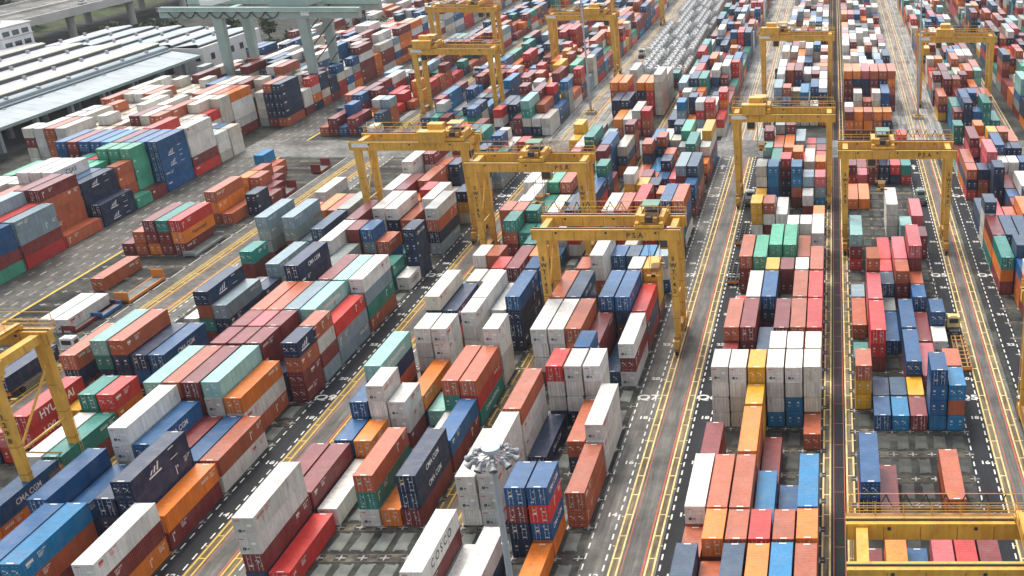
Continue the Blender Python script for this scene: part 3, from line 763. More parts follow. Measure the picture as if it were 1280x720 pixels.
for i in sorted(BIG):
    c = CONT[i]; kd = kind_of(c); colr = jitter(c['c'])
    root = empty('shipping_container', (c['x'], c['y'], c['z']), 0)
    lab = c.get('label') or next((s for s in DESC[i] if counts[s] == 1), DESC[i][-1])
    if len(lab.replace('-', ' ').replace(',', ' ').split()) > 16: lab = lab.replace(' of ' + NUM[c['n']], '')
    tag(root, lab, 'container', 'shipping containers stacked in the yard')
    o = obj('body', BODY[(kd, c['L'])], root); o.color = colr
    if kd == 'dry':
        v = random.randint(0, 3)
        for s in (-1, 1):
            dr = obj('door', DOORS[(s, v)], root, (0, -c['L'] / 2, 0)); dr.color = colr
    else:
        cu = obj('cooling_unit', COOL, root, (0, -c['L'] / 2, 0)); cu.color = colr
        obj('fan', FAN, cu)
    key = (c['b'], c['r'], c['k'], c['t'])
    lx = HW + .006
    if key in LOGO:
        tx, mk, sz, sx = LOGO[key]
        t_ = obj('lettering', text_mesh(tx, M[mk], sz, .02, sx), root, (lx, 0, HC / 2 + .05)); t_.rotation_euler = (R_(90), 0, R_(90))
    elif key in EMBLEM:
        t_ = obj('emblem', EMB, root, (lx, -c['L'] * .12, HC / 2 + .2)); tag(t_, kind='stuff'); t_.rotation_euler = (R_(90), 0, R_(90))
    elif random.random() < .85:
        t_ = obj('owner_mark', random.choice(MARKR if c['c'] in 'WIYAG' else MARKW), root, (lx, random.choice((-c['L'] * .44, c['L'] * .47 - 3.4)), HC * random.choice((.7, .62)))); tag(t_, kind='stuff'); t_.rotation_euler = (R_(90), 0, R_(90))

# everything smaller or hidden: one mesh, every container with its frame, doors and plates
def far_template(L_):
    h2 = L_ / 2; P = []; K_ = []
    def bx(x0, x1, y0, y1, z0, z1, k, faces='tnsew'):
        v = {'t': [(x0, y0, z1), (x1, y0, z1), (x1, y1, z1), (x0, y1, z1)], 's': [(x0, y0, z0), (x1, y0, z0), (x1, y0, z1), (x0, y0, z1)],
             'e': [(x1, y0, z0), (x1, y1, z0), (x1, y1, z1), (x1, y0, z1)], 'n': [(x1, y1, z0), (x0, y1, z0), (x0, y1, z1), (x1, y1, z1)], 'w': [(x0, y1, z0), (x0, y0, z0), (x0, y0, z1), (x0, y1, z1)]}
        for f in faces: P.append(v[f]); K_.append(k)
    bx(-HW + .03, HW - .03, -h2 + .06, h2 - .03, .03, HC - .03, 0)
    for s in (-1, 1):
        x0, x1 = sorted((s * HW, s * (HW - .12)))
        for y0, y1 in ((-h2, -h2 + .16), (h2 - .16, h2)): bx(x0, x1, y0, y1, 0, HC, 0)
        bx(x0, x1, -h2, h2, HC - .09, HC, 0); bx(x0, x1, -h2, h2, 0, .13, 0)
        bx(*((.03, 1.07) if s > 0 else (-1.07, -.03)), -h2 + .02, -h2 + .06, .14, HC - .14, 0, 'sewt')
        bx(s * .45 - .03, s * .45 + .03, -h2 - .02, -h2 + .02, .1, HC - .12, 2, 's'); bx(s * .85 - .03, s * .85 + .03, -h2 - .02, -h2 + .02, .1, HC - .12, 2, 's')
        bx(s * .62 - .17, s * .62 + .17, -h2 - .01, -h2 + .02, 1.45, 1.72, 1, 's'); bx(s * .62 - .2, s * .62 + .16, -h2 - .01, -h2 + .02, .98, 1.08, 1, 's')
        bx(*sorted((s * (HW - .12), s * .9)), -h2, -h2 + .1, HC - .16, HC, 0, 'ts')
    bx(HW - .03, HW - .018, -h2 * .85, -h2 * .6, HC * .66, HC * .82, 1, 'e')
    return np.array(P, dtype=np.float32), np.array(K_)
TPL = {12.19: far_template(12.19), 6.06: far_template(6.06)}
allv, allk = [], []
for i, c in enumerate(CONT):
    if i in BIG: continue
    P, K_ = TPL[c['L']]
    allv.append(P + np.array((c['x'], c['y'], c['z']), dtype=np.float32))
    base = np.array(jitter(c['c'])[:3])
    cols = np.tile(base, (len(K_), 1)); cols[K_ == 1] = (.66, .64, .58) if random.random() < .7 else base; cols[K_ == 2] = base * .55 + .08
    allk.append(cols)
PV = np.concatenate(allv); PC = np.concatenate(allk)
nq = len(PV)
me = bpy.data.meshes.new('container')
me.vertices.add(nq * 4); me.loops.add(nq * 4); me.polygons.add(nq)
me.vertices.foreach_set('co', PV.reshape(-1))
me.loops.foreach_set('vertex_index', np.arange(nq * 4, dtype=np.int32))
me.polygons.foreach_set('loop_start', np.arange(0, nq * 4, 4, dtype=np.int32))
at = me.attributes.new('tint', 'FLOAT_COLOR', 'FACE')
at.data.foreach_set('color', np.concatenate([PC, np.ones((nq, 1))], axis=1).astype(np.float32).reshape(-1))
me.materials.append(M['far_paint']); me.update(calc_edges=True); me.validate()
tag(obj('container', me), 'smaller and half-hidden shipping containers stacked through the far yard', 'containers', 'shipping containers stacked in the yard', 'stuff')

# ------------------------------------------------------------------ ISO tank containers, packed in the yard beyond the cross road
def tank_mesh():
    q = MB(); m = M.setdefault('tank', mat('tank_white', (.60, .60, .585), .75, noise=.15, scale=2)); f = M.setdefault('tank_frame', mat('tank_frame', (.40, .41, .41), .8))
    q.bar((0, -2.75, 1.28), (0, 2.75, 1.28), 1.06, m, 14)
    for e in (-1, 1):
        q.bar((0, e * 2.75, 1.28), (0, e * 2.9, 1.28), 1.0, m, 14, .6)
        for s in (-1, 1): q.beam((s * 1.15, e * 2.97, .1), (0, e * 2.97, 1.0), .12, .12, f)
        for s in (-1, 1): q.box(s * 1.15 - .1, s * 1.15 + .1, e * 2.97 - .07, e * 2.97 + .07, 0, 2.5, f)
        q.box(-1.2, 1.2, e * 2.97 - .06, e * 2.97 + .06, 2.42, 2.52, f); q.box(-1.2, 1.2, e * 2.97 - .06, e * 2.97 + .06, .05, .17, f)
    for s in (-1, 1): q.box(s * 1.15 - .06, s * 1.15 + .06, -3, 3, .05, .17, f)
    q.box(-.35, .35, -.6, .6, 2.38, 2.5, M['dark'])
    return q.mesh('tank_container')
TANK = tank_mesh(); nt_ = 0; rest = []
for k in range(44, 80):
    for r in range(7):
        x, y = -69.5 + r * 2.62, Y0 + k * 6.3
        if random.random() < .03 or (r < 2 and k < 49 and random.random() < .45): continue
        for t in range(1 if (k // 5 + r) % 3 == 0 else 2):
            if nt_ < 300:
                o = obj('tank_container', TANK, None, (x, y, .05 + t * 2.55)); nt_ += 1
                tag(o, 'white cylindrical tank container in a steel frame, packed beyond the cross road', 'tank container', 'white tank containers beyond the cross road')
            else: rest.append((x, y, .05 + t * 2.55))
if rest:
    bm = bmesh.new()
    for p in rest:
        n0 = len(bm.verts); bm.from_mesh(TANK); bm.verts.ensure_lookup_table()
        bmesh.ops.translate(bm, verts=bm.verts[n0:], vec=p)
    me = bpy.data.meshes.new('tank_container'); bm.to_mesh(me); bm.free()
    for m in TANK.materials: me.materials.append(m)
    tag(obj('tank_container', me), 'rest of the white tank containers at the far end', 'tank containers', 'white tank containers beyond the cross road', 'stuff')

# ------------------------------------------------------------------ yard gantry cranes
def gantry(label, xl, xr, y, trolley=.75, house=None, panel=False, psa=None, code=None, spreader=True, green=True, zb=20.0, dy=7.0):
    """Rail-less yard gantry: two portal frames, two box girders, trolley with cab. y = the near legs."""
    root = tag(empty('yard_gantry_crane', ((xl + xr) / 2, y, 0)), label, 'gantry crane', 'yellow gantry cranes over the container yard')
    a, b = xl - (xl + xr) / 2, xr - (xl + xr) / 2
    Yl, Yd = M['yellow'], M['yellow_dark']
    for x in (a, b):
        q = MB(); q.box(x - .45, x + .45, -2.2, dy + 2.2, 1.5, 2.5, Yl); q.box(x - .6, x + .6, dy * .3, dy * .75, 2.5, 4.0, Yd); q.box(x - .5, x + .5, -1.4, .2, 2.5, 3.1, Yd)
        q.build('sill_beam', root)
        for yy in (-1.6, dy + 1.6):
            q = MB(); q.box(x - .38, x + .38, yy - 1.2, yy + 1.2, .75, 1.5, Yd); q.box(x - .5, x + .5, yy - .3, yy + .3, 1.2, 1.9, Yd)
            bo = q.build('bogie', root)
            for dy_ in (-.7, .7):
                w_ = MB(); w_.bar((x - .22, yy + dy_, .66), (x + .22, yy + dy_, .66), .62, M['rubber'], 12); w_.build('wheel', bo)
        for yy in (0, dy):
            q = MB()
            q.add([(x - .5, yy - .4, 2.5), (x + .5, yy - .4, 2.5), (x + .5, yy + .4, 2.5), (x - .5, yy + .4, 2.5), (x - .72, yy - .55, zb), (x + .72, yy - .55, zb), (x + .72, yy + .55, zb), (x - .72, yy + .55, zb)],
                  [(4, 5, 6, 7), (0, 1, 5, 4), (1, 2, 6, 5), (2, 3, 7, 6), (3, 0, 4, 7)], Yl)
            for z in (6, 10, 14, 18): q.box(x - .60, x + .60, yy - .50, yy + .50, z, z + .12, Yd)
            lg = q.build('leg', root)
            if code and yy == 0:
                for j, ch in enumerate(code):
                    t_ = obj('lettering', text_mesh(ch, M['ink'], 1.0, .02), lg, (x, -.62, 16.8 - j * 1.15)); t_.rotation_euler = (R_(90), 0, 0)
        q = MB(); q.beam((x, .3, 9), (x, dy - .3, 17), .22, .22, Yl); q.beam((x, .3, 9), (x, dy - .3, 9), .25, .25, Yl); q.beam((x, .3, 9), (x, dy - .3, 3.5), .2, .2, Yl)
        q.build('brace', root)
        q = MB(); q.box(x - .55, x + .55, .55, dy - .55, zb + .3, zb + 1.5, Yl); q.build('end_beam', root)
        q = MB()                                       # caged ladder on the outer face of the leg
        sx = x + (.85 if x > 0 else -.85)
        for u in (-.22, .22): q.bar((sx, dy + u, 2.5), (sx, dy + u, zb + 1), .035, Yl, 4)
        z = 2.8
        while z < zb + 1: q.bar((sx, dy - .22, z), (sx, dy + .22, z), .022, Yl, 4); z += .6
        q.build('ladder', root)
    for yy, e in ((0, -1), (dy, 1)):
        q = MB(); q.box(a - 1.5, b + 1.5, yy - .55, yy + .55, zb, zb + 1.55, Yl)
        n = 7
        for i in range(n + 1):
            x = a - 1.4 + (b - a + 2.8) * i / n; q.box(x - .05, x + .05, yy - .575, yy + .575, zb + .02, zb + 1.53, Yd)
        q.box(a - 1.5, b + 1.5, yy - .62, yy + .62, zb + 1.55, zb + 1.83, Yl); q.box(a - 1.5, b + 1.5, yy - .09, yy + .09, zb + 1.83, zb + 1.98, M['dark'])
        for fx in (.12, .5, .88): x = a + (b - a) * fx; q.box(x - .16, x + .16, yy - .68, yy - .575, zb + 1.15, zb + 1.45, M['dark'])
        gd = q.build('girder', root)
        if yy == 0 and psa is not None:
            t_ = obj('lettering', text_mesh('P S A', M['ink'], 1.25, .02), gd, (a + (b - a) * psa, -.585, zb + .85)); t_.rotation_euler = (R_(90), 0, 0)
        if yy == 0 and panel:
            q = MB(); q.box(a - .9, a + 2.6, -.66, -.58, zb + .7, zb + 1.6, M['white']); q.build('name_board', root)
    q = MB(); q.box(a - 1.5, b + 1.5, dy + .62, dy + 1.55, zb + 1.55, zb + 1.62, Yd); q.build('walkway', root)
    for yy, zz in ((dy + 1.5, zb + 1.62), (dy + .6, zb + 1.9)):
        q = MB(); x = a - 1.4
        while x <= b + 1.41: q.bar((x, yy, zz), (x, yy, zz + 1.15), .05, Yl, 4); x += (b - a + 2.8) / 9
        for h_ in (.6, 1.15): q.bar((a - 1.4, yy, zz + h_), (b + 1.4, yy, zz + h_), .045, Yl, 4)
        q.build('railing', root)
    q = MB()                                           # festoon cable loops
    yy, z0 = dy + 1.7, zb + 3.6
    for x in (a - 1, b + 1): q.bar((x, yy, zb + 1.6), (x, yy, z0 + .1), .06, Yl, 4)
    q.bar((a - 1, yy, z0 + .1), (b + 1, yy, z0 + .1), .05, Yl, 4)
    nl = 7; w_ = (b - a) * .62 / nl; xs = a + (b - a) * .02 if trolley > .5 else a + (b - a) * .36
    for i in range(nl):
        pts = [(xs + i * w_ + w_ * t / 6, yy, z0 - 1.5 * math.sin(math.pi * t / 6)) for t in range(7)]
        for p0, p1 in zip(pts, pts[1:]): q.bar(p0, p1, .07, M['dark'], 4)
    q.build('festoon_cable', root)
    # trolley with drum, housings and cab
    tx = a + (b - a) * trolley
    q = MB()
    for yy in (0, dy): q.box(tx - 2.4, tx + 2.4, yy - .35, yy + .35, zb + 1.98, zb + 2.4, Yl)
    for x in (tx - 2.0, tx + 2.0): q.box(x - .3, x + .3, -.2, dy + .2, zb + 2.2, zb + 2.8, Yl)
    q.bar((tx - 1.2, 2.6, zb + 3.1), (tx + 1.2, 2.6, zb + 3.1), .6, Yd, 10); q.bar((tx - 1.2, 4.6, zb + 3.1), (tx + 1.2, 4.6, zb + 3.1), .6, M['dark'], 10)
    q.box(tx - 2.3, tx - 1.5, 1.2, 5.6, zb + 2.8, zb + 3.7, Yl); q.box(tx + 1.5, tx + 2.3, 1.2, 5.6, zb + 2.8, zb + 3.5, Yl)
    q.box(tx - .5, tx + .4, .4, 1.3, zb + 2.8, zb + 3.6, M['dark']); q.box(tx - 1.5, tx - .7, .3, 1.4, zb + 2.8, zb + 3.9, Yl); q.box(tx + .6, tx + 1.3, .3, 1.3, zb + 2.8, zb + 3.5, Yd); q.box(tx - 2.3, tx + 2.3, .2, dy - .2, zb + 2.6, zb + 2.68, Yd)
    for x in (tx - 2.2, tx + 2.2):
        for yy in (2.0, 5.1): q.bar((x * 1.0 - (x - tx) * .4, yy, zb + 2.8), (x - (x - tx) * .4, yy, zb + 5.0), .07, Yl, 4)
    tr = q.build('trolley', root)
    q = MB()
    if green: q.box(tx - 1.4, tx + 1.4, 1.9, 5.2, zb + 5.0, zb + 5.15, M['green_roof'])
    else: q.box(tx - 1.4, tx + 1.4, 1.9, 5.2, zb + 5.0, zb + 5.15, Yl)
    q.build('roof', tr)
    for x in (tx - 2.35, tx + 2.35):
        q = MB()
        for yy in (.2, 2.4, 4.6, 6.8): q.bar((x, yy, zb + 2.7), (x, yy, zb + 3.75), .04, Yl, 4)
        q.bar((x, .2, zb + 3.75), (x, 6.8, zb + 3.75), .04, Yl, 4)
        q.build('railing', tr)
    cx = tx + (2.2 if trolley > .5 else -2.2)
    q = MB(); q.box(cx - .9, cx + .9, 1.3, 3.3, zb - 2.2, zb + .1, Yl); cb = q.build('cab', root)
    q = MB(); q.box(cx - .8, cx + .8, 1.24, 1.31, zb - 1.9, zb - .4, M['glass']); q.box(cx + .89, cx + .95, 1.5, 3.1, zb - 1.7, zb - .5, M['glass']); q.build('window', cb)
    if house is not None:
        hx = a + (b - a) * house
        q = MB(); q.box(hx - 2.6, hx + 2.6, -1.3, .9, zb + 1.84, zb + 4.0, Yl); q.box(hx - 2.7, hx + 2.7, -1.4, 1.0, zb + 4.0, zb + 4.12, Yl); q.box(hx - 1.2, hx + 1.9, 1.0, 3.2, zb + 3.0, zb + 5.2, Yl)
        q.build('machinery_house', root)
    if spreader:
        q = MB(); zs = zb - 6.5
        for x in (tx - .9, tx + .9):
            for yy in (2.8, 4.4): q.bar((x, yy, zs), (x, yy, zb + 2.6), .04, M['dark'], 4)
        q.build('hoist_cable', root)
        q = MB(); q.box(tx - .7, tx + .7, 2.3, 4.9, zs - .1, zs + .5, Yd); q.box(tx - 1.1, tx + 1.1, .6, 1.0, zs - .4, zs - .1, Yl); q.box(tx - 1.1, tx + 1.1, 6.2, 6.6, zs - .4, zs - .1, Yl)
        q.box(tx - .35, tx + .35, .6, 6.6, zs - .4, zs - .1, Yd); q.build('spreader', root)
    return root
CODE = 'SWT142'
gantry('yellow gantry crane with green trolley roof straddling the stacks left of lane Q7', -47.6, -26.3, 169.6, .83, psa=.72, code=CODE)
gantry('yellow gantry crane right behind and left of the lane Q7 crane, dark trolley mid-beam', -70.3, -49.3, 208.5, .55, psa=.83, code=CODE)
gantry('yellow gantry crane left of lane Q9 with white board and yellow machinery house', -99.0, -76.8, 224, .9, house=.72, panel=True, green=False, spreader=False)
gantry('yellow gantry crane straddling lane Q6 with white board, yellow house at its left', -22.2, -.9, 248, .26, house=.2, panel=True, green=False)
gantry('yellow gantry crane right of the centre lane, green trolley roof left of middle', 2.5, 23.6, 217.5, .36, psa=.76, code=CODE)
gantry('yellow gantry crane at bottom right with long railing, cut by the frame', 2.7, 24.2, 80, .78, spreader=False)
gantry('yellow gantry crane at the left edge over the red containers', -125.0, -103.4, 120.5, .8, green=False, code='TT1298', dy=9.5)
gantry('yellow gantry crane at the right edge, only its left leg in view', 28.2, 49.8, 137, .5, spreader=False)
gantry('distant yellow gantry crane beyond the cross road over the centre-left stacks', -22.2, -.9, 352, .3, house=.12, panel=True, green=False, spreader=False)
gantry('distant yellow gantry crane at upper right, beside the tall mast', 27.6, 49.6, 349, .35, house=.32, panel=True, green=False, spreader=False)
gantry('distant yellow gantry crane left of the tall mast beside the tank containers', -98.5, -76.9, 392, .8, house=.7, panel=True, green=False, spreader=False)
gantry('distant yellow gantry crane just beyond the cross road with yellow house at left', -123.5, -101.3, 329, .2, house=.12, panel=True, green=False, spreader=False)
gantry('farthest left yellow gantry crane at the top edge, behind another crane', -146.0, -123.5, 410, .7, green=False, spreader=False)
gantry('farthest yellow gantry crane at the top edge, only a leg in view', -98.5, -77.0, 506, .5, green=False, spreader=False)

# ------------------------------------------------------------------ light masts
def mast(label, x, y, h):
    root = tag(empty('light_mast', (x, y, 0)), label, 'light mast', 'tall floodlight masts')
    q = MB(); n = 6
    for i in range(n):
        q.bar((0, 0, h * i / n), (0, 0, h * (i + 1) / n), .38 - .2 * i / n, M['galv'], 12, .38 - .2 * (i + 1) / n)
        if i: q.bar((0, 0, h * i / n - .1), (0, 0, h * i / n + .1), .42 - .2 * i / n, M['galv'], 12)
    q.build('pole', root)
    q = MB(); q.box(-1.4, 1.4, -1.4, 1.4, 0, .9, M['concrete']); q.box(-.9, .9, -.9, .9, .9, 1.3, M['yellow_dark'])
    for k in range(4): q.box(1.42 * math.cos(k * math.pi / 2) - .3, 1.42 * math.cos(k * math.pi / 2) + .3, 1.42 * math.sin(k * math.pi / 2) - .3, 1.42 * math.sin(k * math.pi / 2) + .3, 0, 1.1, M['roadyellow'])
    q.build('base', root)
    q = MB(); q.bar((0, 0, h - .1), (0, 0, h + .16), .58, M['galv'], 24); q.bar((0, 0, h + .16), (0, 0, h + .22), .57, M['white'], 24, .5); q.build('cap', root)
    q = MB()
    for i in range(16):
        t0, t1 = 2 * math.pi * i / 16, 2 * math.pi * (i + 1) / 16
        q.bar((1.05 * math.cos(t0), 1.05 * math.sin(t0), h - .55), (1.05 * math.cos(t1), 1.05 * math.sin(t1), h - .55), .06, M['galv'], 5)
    for i in range(8): t = 2 * math.pi * i / 8; q.bar((.2 * math.cos(t), .2 * math.sin(t), h - .4), (1.3 * math.cos(t), 1.3 * math.sin(t), h - .55), .05, M['galv'], 5)
    q.build('headframe', root)
    G2 = M['lamp_grey']; f = MB()                          # one floodlight, copied round the ring
    f.bar((0, 0, 0), (.20, 0, -.12), .12, G2, 8); f.bar((.16, 0, -.10), (.34, 0, -.22), .16, G2, 10, .17); f.bar((.34, 0, -.22), (.66, 0, -.44), .15, G2, 12, .31); f.bar((.66, 0, -.44), (.70, 0, -.47), .29, M['glass'], 12); f.box(-.05, .3, -.3, -.26, -.3, .05, G2); f.box(-.05, .3, .26, .3, -.3, .05, G2)
    f.box(-.16, .1, -.12, .12, -.1, .14, G2)
    me = f.mesh('floodlight')
    for i in range(10):
        t = 2 * math.pi * i / 10
        o = obj('floodlight', me, root, (1.08 * math.cos(t), 1.08 * math.sin(t), h - .36)); o.scale = (.86, .86, .86); o.rotation_euler = (0, 0, t)
    return root
mast('tall galvanised floodlight mast in front, ring of lamps at bottom centre', -22.3, 62.0, 44.5)
mast('tall thin mast on the road left of the orange containers, head above the frame', -75.2, 339, 44)
mast('tall thin mast on the road left of the upper-right crane', 25.9, 333, 44)

# ------------------------------------------------------------------ trucks, trailers and flat racks
def tyre_row(q, xs, y, m=None):
    for x in xs: q.bar((x - .14, y, .5), (x + .14, y, .5), .5, M['rubber'], 10)
def trailer(label, x, y, L_=12.4, rz=0, m='yellow_dark', lamp='orange'):
    root = tag(empty('skeletal_trailer', (x, y, 0), rz), label, 'trailer', 'empty skeletal trailers in the lanes')
    q = MB(); c = M[m]
    for s in (-1, 1): q.box(s * .5 - .09, s * .5 + .09, -L_ / 2, L_ / 2, 1.05, 1.4, c)
    for i in range(9): yy = -L_ / 2 + .2 + (L_ - .6) * i / 8; q.box(-1.2, 1.2, yy, yy + .2, 1.12, 1.36, c)
    for s in (-1, 1): q.box(s * 1.15 - .05, s * 1.15 + .05, -L_ / 2 + .2, L_ / 2 - .3, 1.15, 1.33, c)
    q.build('frame', root)
    for yy in (-L_ / 2 + 1.6, -L_ / 2 + 2.9):
        for s in (-1, 1):
            w_ = MB(); tyre_row(w_, (s * .95, s * .62), yy); w_.build('wheel', root)
    q = MB(); q.box(-1.2, 1.2, -L_ / 2 - .1, -L_ / 2, .85, 1.25, M[lamp]); q.box(-1.15, -.8, -L_ / 2 - .12, -L_ / 2 - .1, .95, 1.15, M['redink']); q.box(.8, 1.15, -L_ / 2 - .12, -L_ / 2 - .1, .95, 1.15, M['redink']); q.build('rear_bumper', root)
    q = MB()
    for s in (-1, 1): q.box(s * .55 - .08, s * .55 + .08, L_ / 2 - 2.6, L_ / 2 - 2.4, .1, 1.1, c)
    q.build('landing_leg', root)
    return root
def tractor(label, x, y, rz=0, m='white'):
    root = tag(empty('terminal_tractor', (x, y, 0), rz), label, 'yard truck', 'yard trucks in the lanes')
    q = MB(); q.box(-.55, .55, -2.6, 2.4, .6, 1.0, M['dark']); q.box(-1.2, 1.2, 1.4, 2.6, .55, 1.5, M[m]); q.box(-.9, .9, -2.0, -.6, 1.0, 1.2, M['dark']); q.build('chassis', root)
    q = MB(); q.add([(-1.15, -.2, 1.2), (1.15, -.2, 1.2), (1.2, 1.9, 1.2), (-1.2, 1.9, 1.2), (-1.05, -.1, 3.1), (1.05, -.1, 3.1), (1.05, 1.5, 3.1), (-1.05, 1.5, 3.1)],
              [(4, 5, 6, 7), (0, 1, 5, 4), (1, 2, 6, 5), (2, 3, 7, 6), (3, 0, 4, 7), (3, 2, 1, 0)], M[m]); q.box(-.6, .6, .1, .9, 3.1, 3.25, M[m]); cb = q.build('cab', root)
    q = MB()
    q.add([(-1.0, 1.84, 1.9), (1.0, 1.84, 1.9), (.93, 1.6, 2.95), (-.93, 1.6, 2.95)], [(0, 3, 2, 1)], M['glass'])
    for s in (-1, 1): q.box(s * 1.17 - .02, s * 1.17 + .02, .2, 1.2, 1.9, 2.7, M['glass'])
    q.box(-.8, .8, -.2, -.14, 2.0, 2.8, M['glass']); q.build('window', cb)
    for yy in (1.7, -1.7):
        for s in (-1, 1):
            w_ = MB(); tyre_row(w_, (s * .95, s * .7) if yy < 0 else (s * .98,), yy); w_.build('wheel', root)
    return root
trailer('empty yellow-brown skeletal trailer with an orange tail, left of lane Q5 road', 21.5, slot_y('Q6', 8) + 4.4)
trailer('loaded skeletal trailer under the navy container behind the left crane', -128.9, 157.5)
tractor('white yard truck pulling the navy container on the left road', -128.9, 167.4)
tractor('cream yard truck at the head of the skeletal trailer in lane Q5', 21.2, slot_y('Q6', 8) + 14.4, 0, 'cream')
tractor('white-roofed yard truck at the top of lane Q6 beside the stacks', -19.6, slot_y('Q6', 21) + 3.5)
trailer('empty dark trailer at the top of lane Q6 behind the white-roofed truck', -19.6, slot_y('Q6', 17) + 5.5, 12.4, 0, 'dark')
trailer('empty dark trailer in lane Q6 beside the pale yellow stack', -19.4, slot_y('Q6', 14) + 3, 12.4, 0, 'dark')
tractor('dark green yard truck near the arrow in lane Q5', 20.8, slot_y('Q6', 21) + 4, R_(8), 'grey_green')
tractor('dark yard truck crossing the pale cross road behind the right-hand stacks', -16.0, 299, R_(15), 'dark')
tractor('yellow yard truck under the crane straddling lane Q6', -19.6, 336, 0, 'yellow')
trailer('empty trailer behind the yellow truck beyond the cross road', -19.6, 326, 12.4, 0, 'dark')
tractor('dark yard truck on the far lane under the distant crane', -19.4, 392, 0, 'dark')
tractor('white yard truck on the left road among the tank rows', -73.8, 430, 0, 'white')
tractor('small white truck on the far left road by the stacks', -127.0, 395, 0, 'white')
def flat_rack(label, x, y, m, L_=12.2, h=2.2, end='orange'):
    root = tag(empty('flat_rack', (x, y, .05)), label, 'flat rack', 'empty flat racks on the left strip')
    q = MB()
    for s in (-1, 1): q.box(s * 1.15 - .09, s * 1.15 + .09, -L_ / 2, L_ / 2, .1, .62, M[m])
    for i in range(10): yy = -L_ / 2 + .3 + (L_ - .8) * i / 9; q.box(-1.07, 1.07, yy, yy + .16, .15, .5, M[m])
    q.box(-1.06, 1.06, -L_ / 2 + .1, L_ / 2 - .1, .50, .56, M['slab']); q.build('deck', root)
    for e in (-1, 1):
        q = MB(); y0, y1 = sorted((e * L_ / 2, e * (L_ / 2 - .2)))
        for s in (-1, 1): q.box(s * 1.12 - .1, s * 1.12 + .1, y0, y1, .62, h, M[end if e > 0 else m])
        q.box(-1.02, 1.02, y0 + .03, y1 - .03, .6, h - .15, M[end if e > 0 else m]); q.box(-1.02, 1.02, y0, y1, h - .15, h, M[end if e > 0 else m]); q.build('end_wall', root)
    return root
M['maroon'] = mat('maroon_paint', PAL['M'], .5); M['grey'] = mat('grey_paint', (.30, .32, .31), .5)
flat_rack('empty orange flat rack with standing end walls beside the left road', -132.9, slot_y('Q12', 12) + 6.4, 'orange')
flat_rack('empty blue flat rack lying in front of the orange one', -133.6, slot_y('Q12', 12) - .6 - 3.2, 'blue', 6.0, 1.2, 'blue')
flat_rack('empty maroon flat rack right of the two white containers', -134.6, slot_y('Q12', 10) + 6, 'maroon', 12.2, 1.4, 'maroon')
flat_rack('pale grey open frame right of the yellow-orange stack', -133.4, slot_y('Q12', 16) + 5, 'grey', 12.2, 1.3, 'grey')
flat_rack('maroon flat rack with an end wall standing at the road edge', -133.0, slot_y('Q12', 22) + 4, 'maroon', 6.06, 2.4, 'maroon')
flat_rack('maroon flat rack farthest up the left strip, end wall standing', -132.8, slot_y('Q12', 25) + 4, 'maroon', 6.06, 2.4, 'maroon')

# ------------------------------------------------------------------ grey-green bridge crane over the far-left stacks
def bridge_crane():
    root = tag(empty('bridge_crane', (-178, 352, 0)), 'large grey-green bridge crane with four legs at upper left, cable loops under its beam', 'bridge crane')
    G = M['grey_green']; a, b = -13.5, 12.8; zb = 27.0; dy = 17
    for x in (a, b):
        for yy in (0, dy):
            q = MB(); q.add([(x - .9, yy - .8, 1.6), (x + .9, yy - .8, 1.6), (x + .9, yy + .8, 1.6), (x - .9, yy + .8, 1.6), (x - 1.5, yy - 1.2, zb), (x + 1.5, yy - 1.2, zb), (x + 1.5, yy + 1.2, zb), (x - 1.5, yy + 1.2, zb)],
                            [(4, 5, 6, 7), (0, 1, 5, 4), (1, 2, 6, 5), (2, 3, 7, 6), (3, 0, 4, 7)], G)
            q.build('leg', root)
        q = MB(); q.box(x - .8, x + .8, -4, dy + 4, 1.0, 2.4, G); q.build('sill_beam', root)
        for yy in (-3, 0, dy, dy + 3):
            q = MB(); q.bar((x - .3, yy, .55), (x + .3, yy, .55), .55, M['dark'], 10); q.build('wheel', root)
        q = MB(); q.box(x - 1.0, x + 1.0, 1.2, dy - 1.2, zb + .3, zb + 2.0, G); q.build('end_beam', root)
    for yy in (0, dy):
        q = MB(); q.box(-31, 31, yy - 1.1, yy + 1.1, zb + .05, zb + 3.2, G)
        for i in range(16): x = -30.8 + i * 4.1; q.box(x - .06, x + .06, yy - 1.14, yy + 1.14, zb + .1, zb + 3.15, M['galv'])
        q.build('girder', root)
        q = MB(); q.box(-31, 31, yy - 2.1, yy - 1.12, zb + 2.2, zb + 2.3, G)
        for i in range(32): x = -31 + i * 2; q.bar((x, yy - 2.05, zb + 2.3), (x, yy - 2.05, zb + 3.4), .05, G, 4)
        for h_ in (2.9, 3.4): q.bar((-31, yy - 2.05, zb + h_), (31, yy - 2.05, zb + h_), .05, G, 4)
        q.build('railing', root)
    q = MB()
    for i in range(8):
        x0 = -28 + i * 4.3; pts = [(x0 + 4.3 * t / 6, -1.5, zb + 2.0 - 1.9 * math.sin(math.pi * t / 6)) for t in range(7)]
        for p0, p1 in zip(pts, pts[1:]): q.bar(p0, p1, .17, M['dark'], 5)
    q.build('festoon_cable', root)
    q = MB(); q.box(2, 14, 2, dy - 2, zb + 3.3, zb + 6.0, G); q.build('machinery_house', root)
    q = MB(); q.box(-20, -16, 3, dy - 3, zb + 3.3, zb + 5.0, M['white']); q.build('electrical_house', root)
    q = MB(); q.box(13, 15.6, -1.4, -1.12, zb + .9, zb + 2.0, M['white']); q.build('name_board', root)
    for zz in range(4, 26, 5):
        q = MB(); q.beam((b + 2.0, 0, zz), (b + 2.0, dy, zz + 5), .25, .25, M['dark']); q.build('stair', root)
bridge_crane()

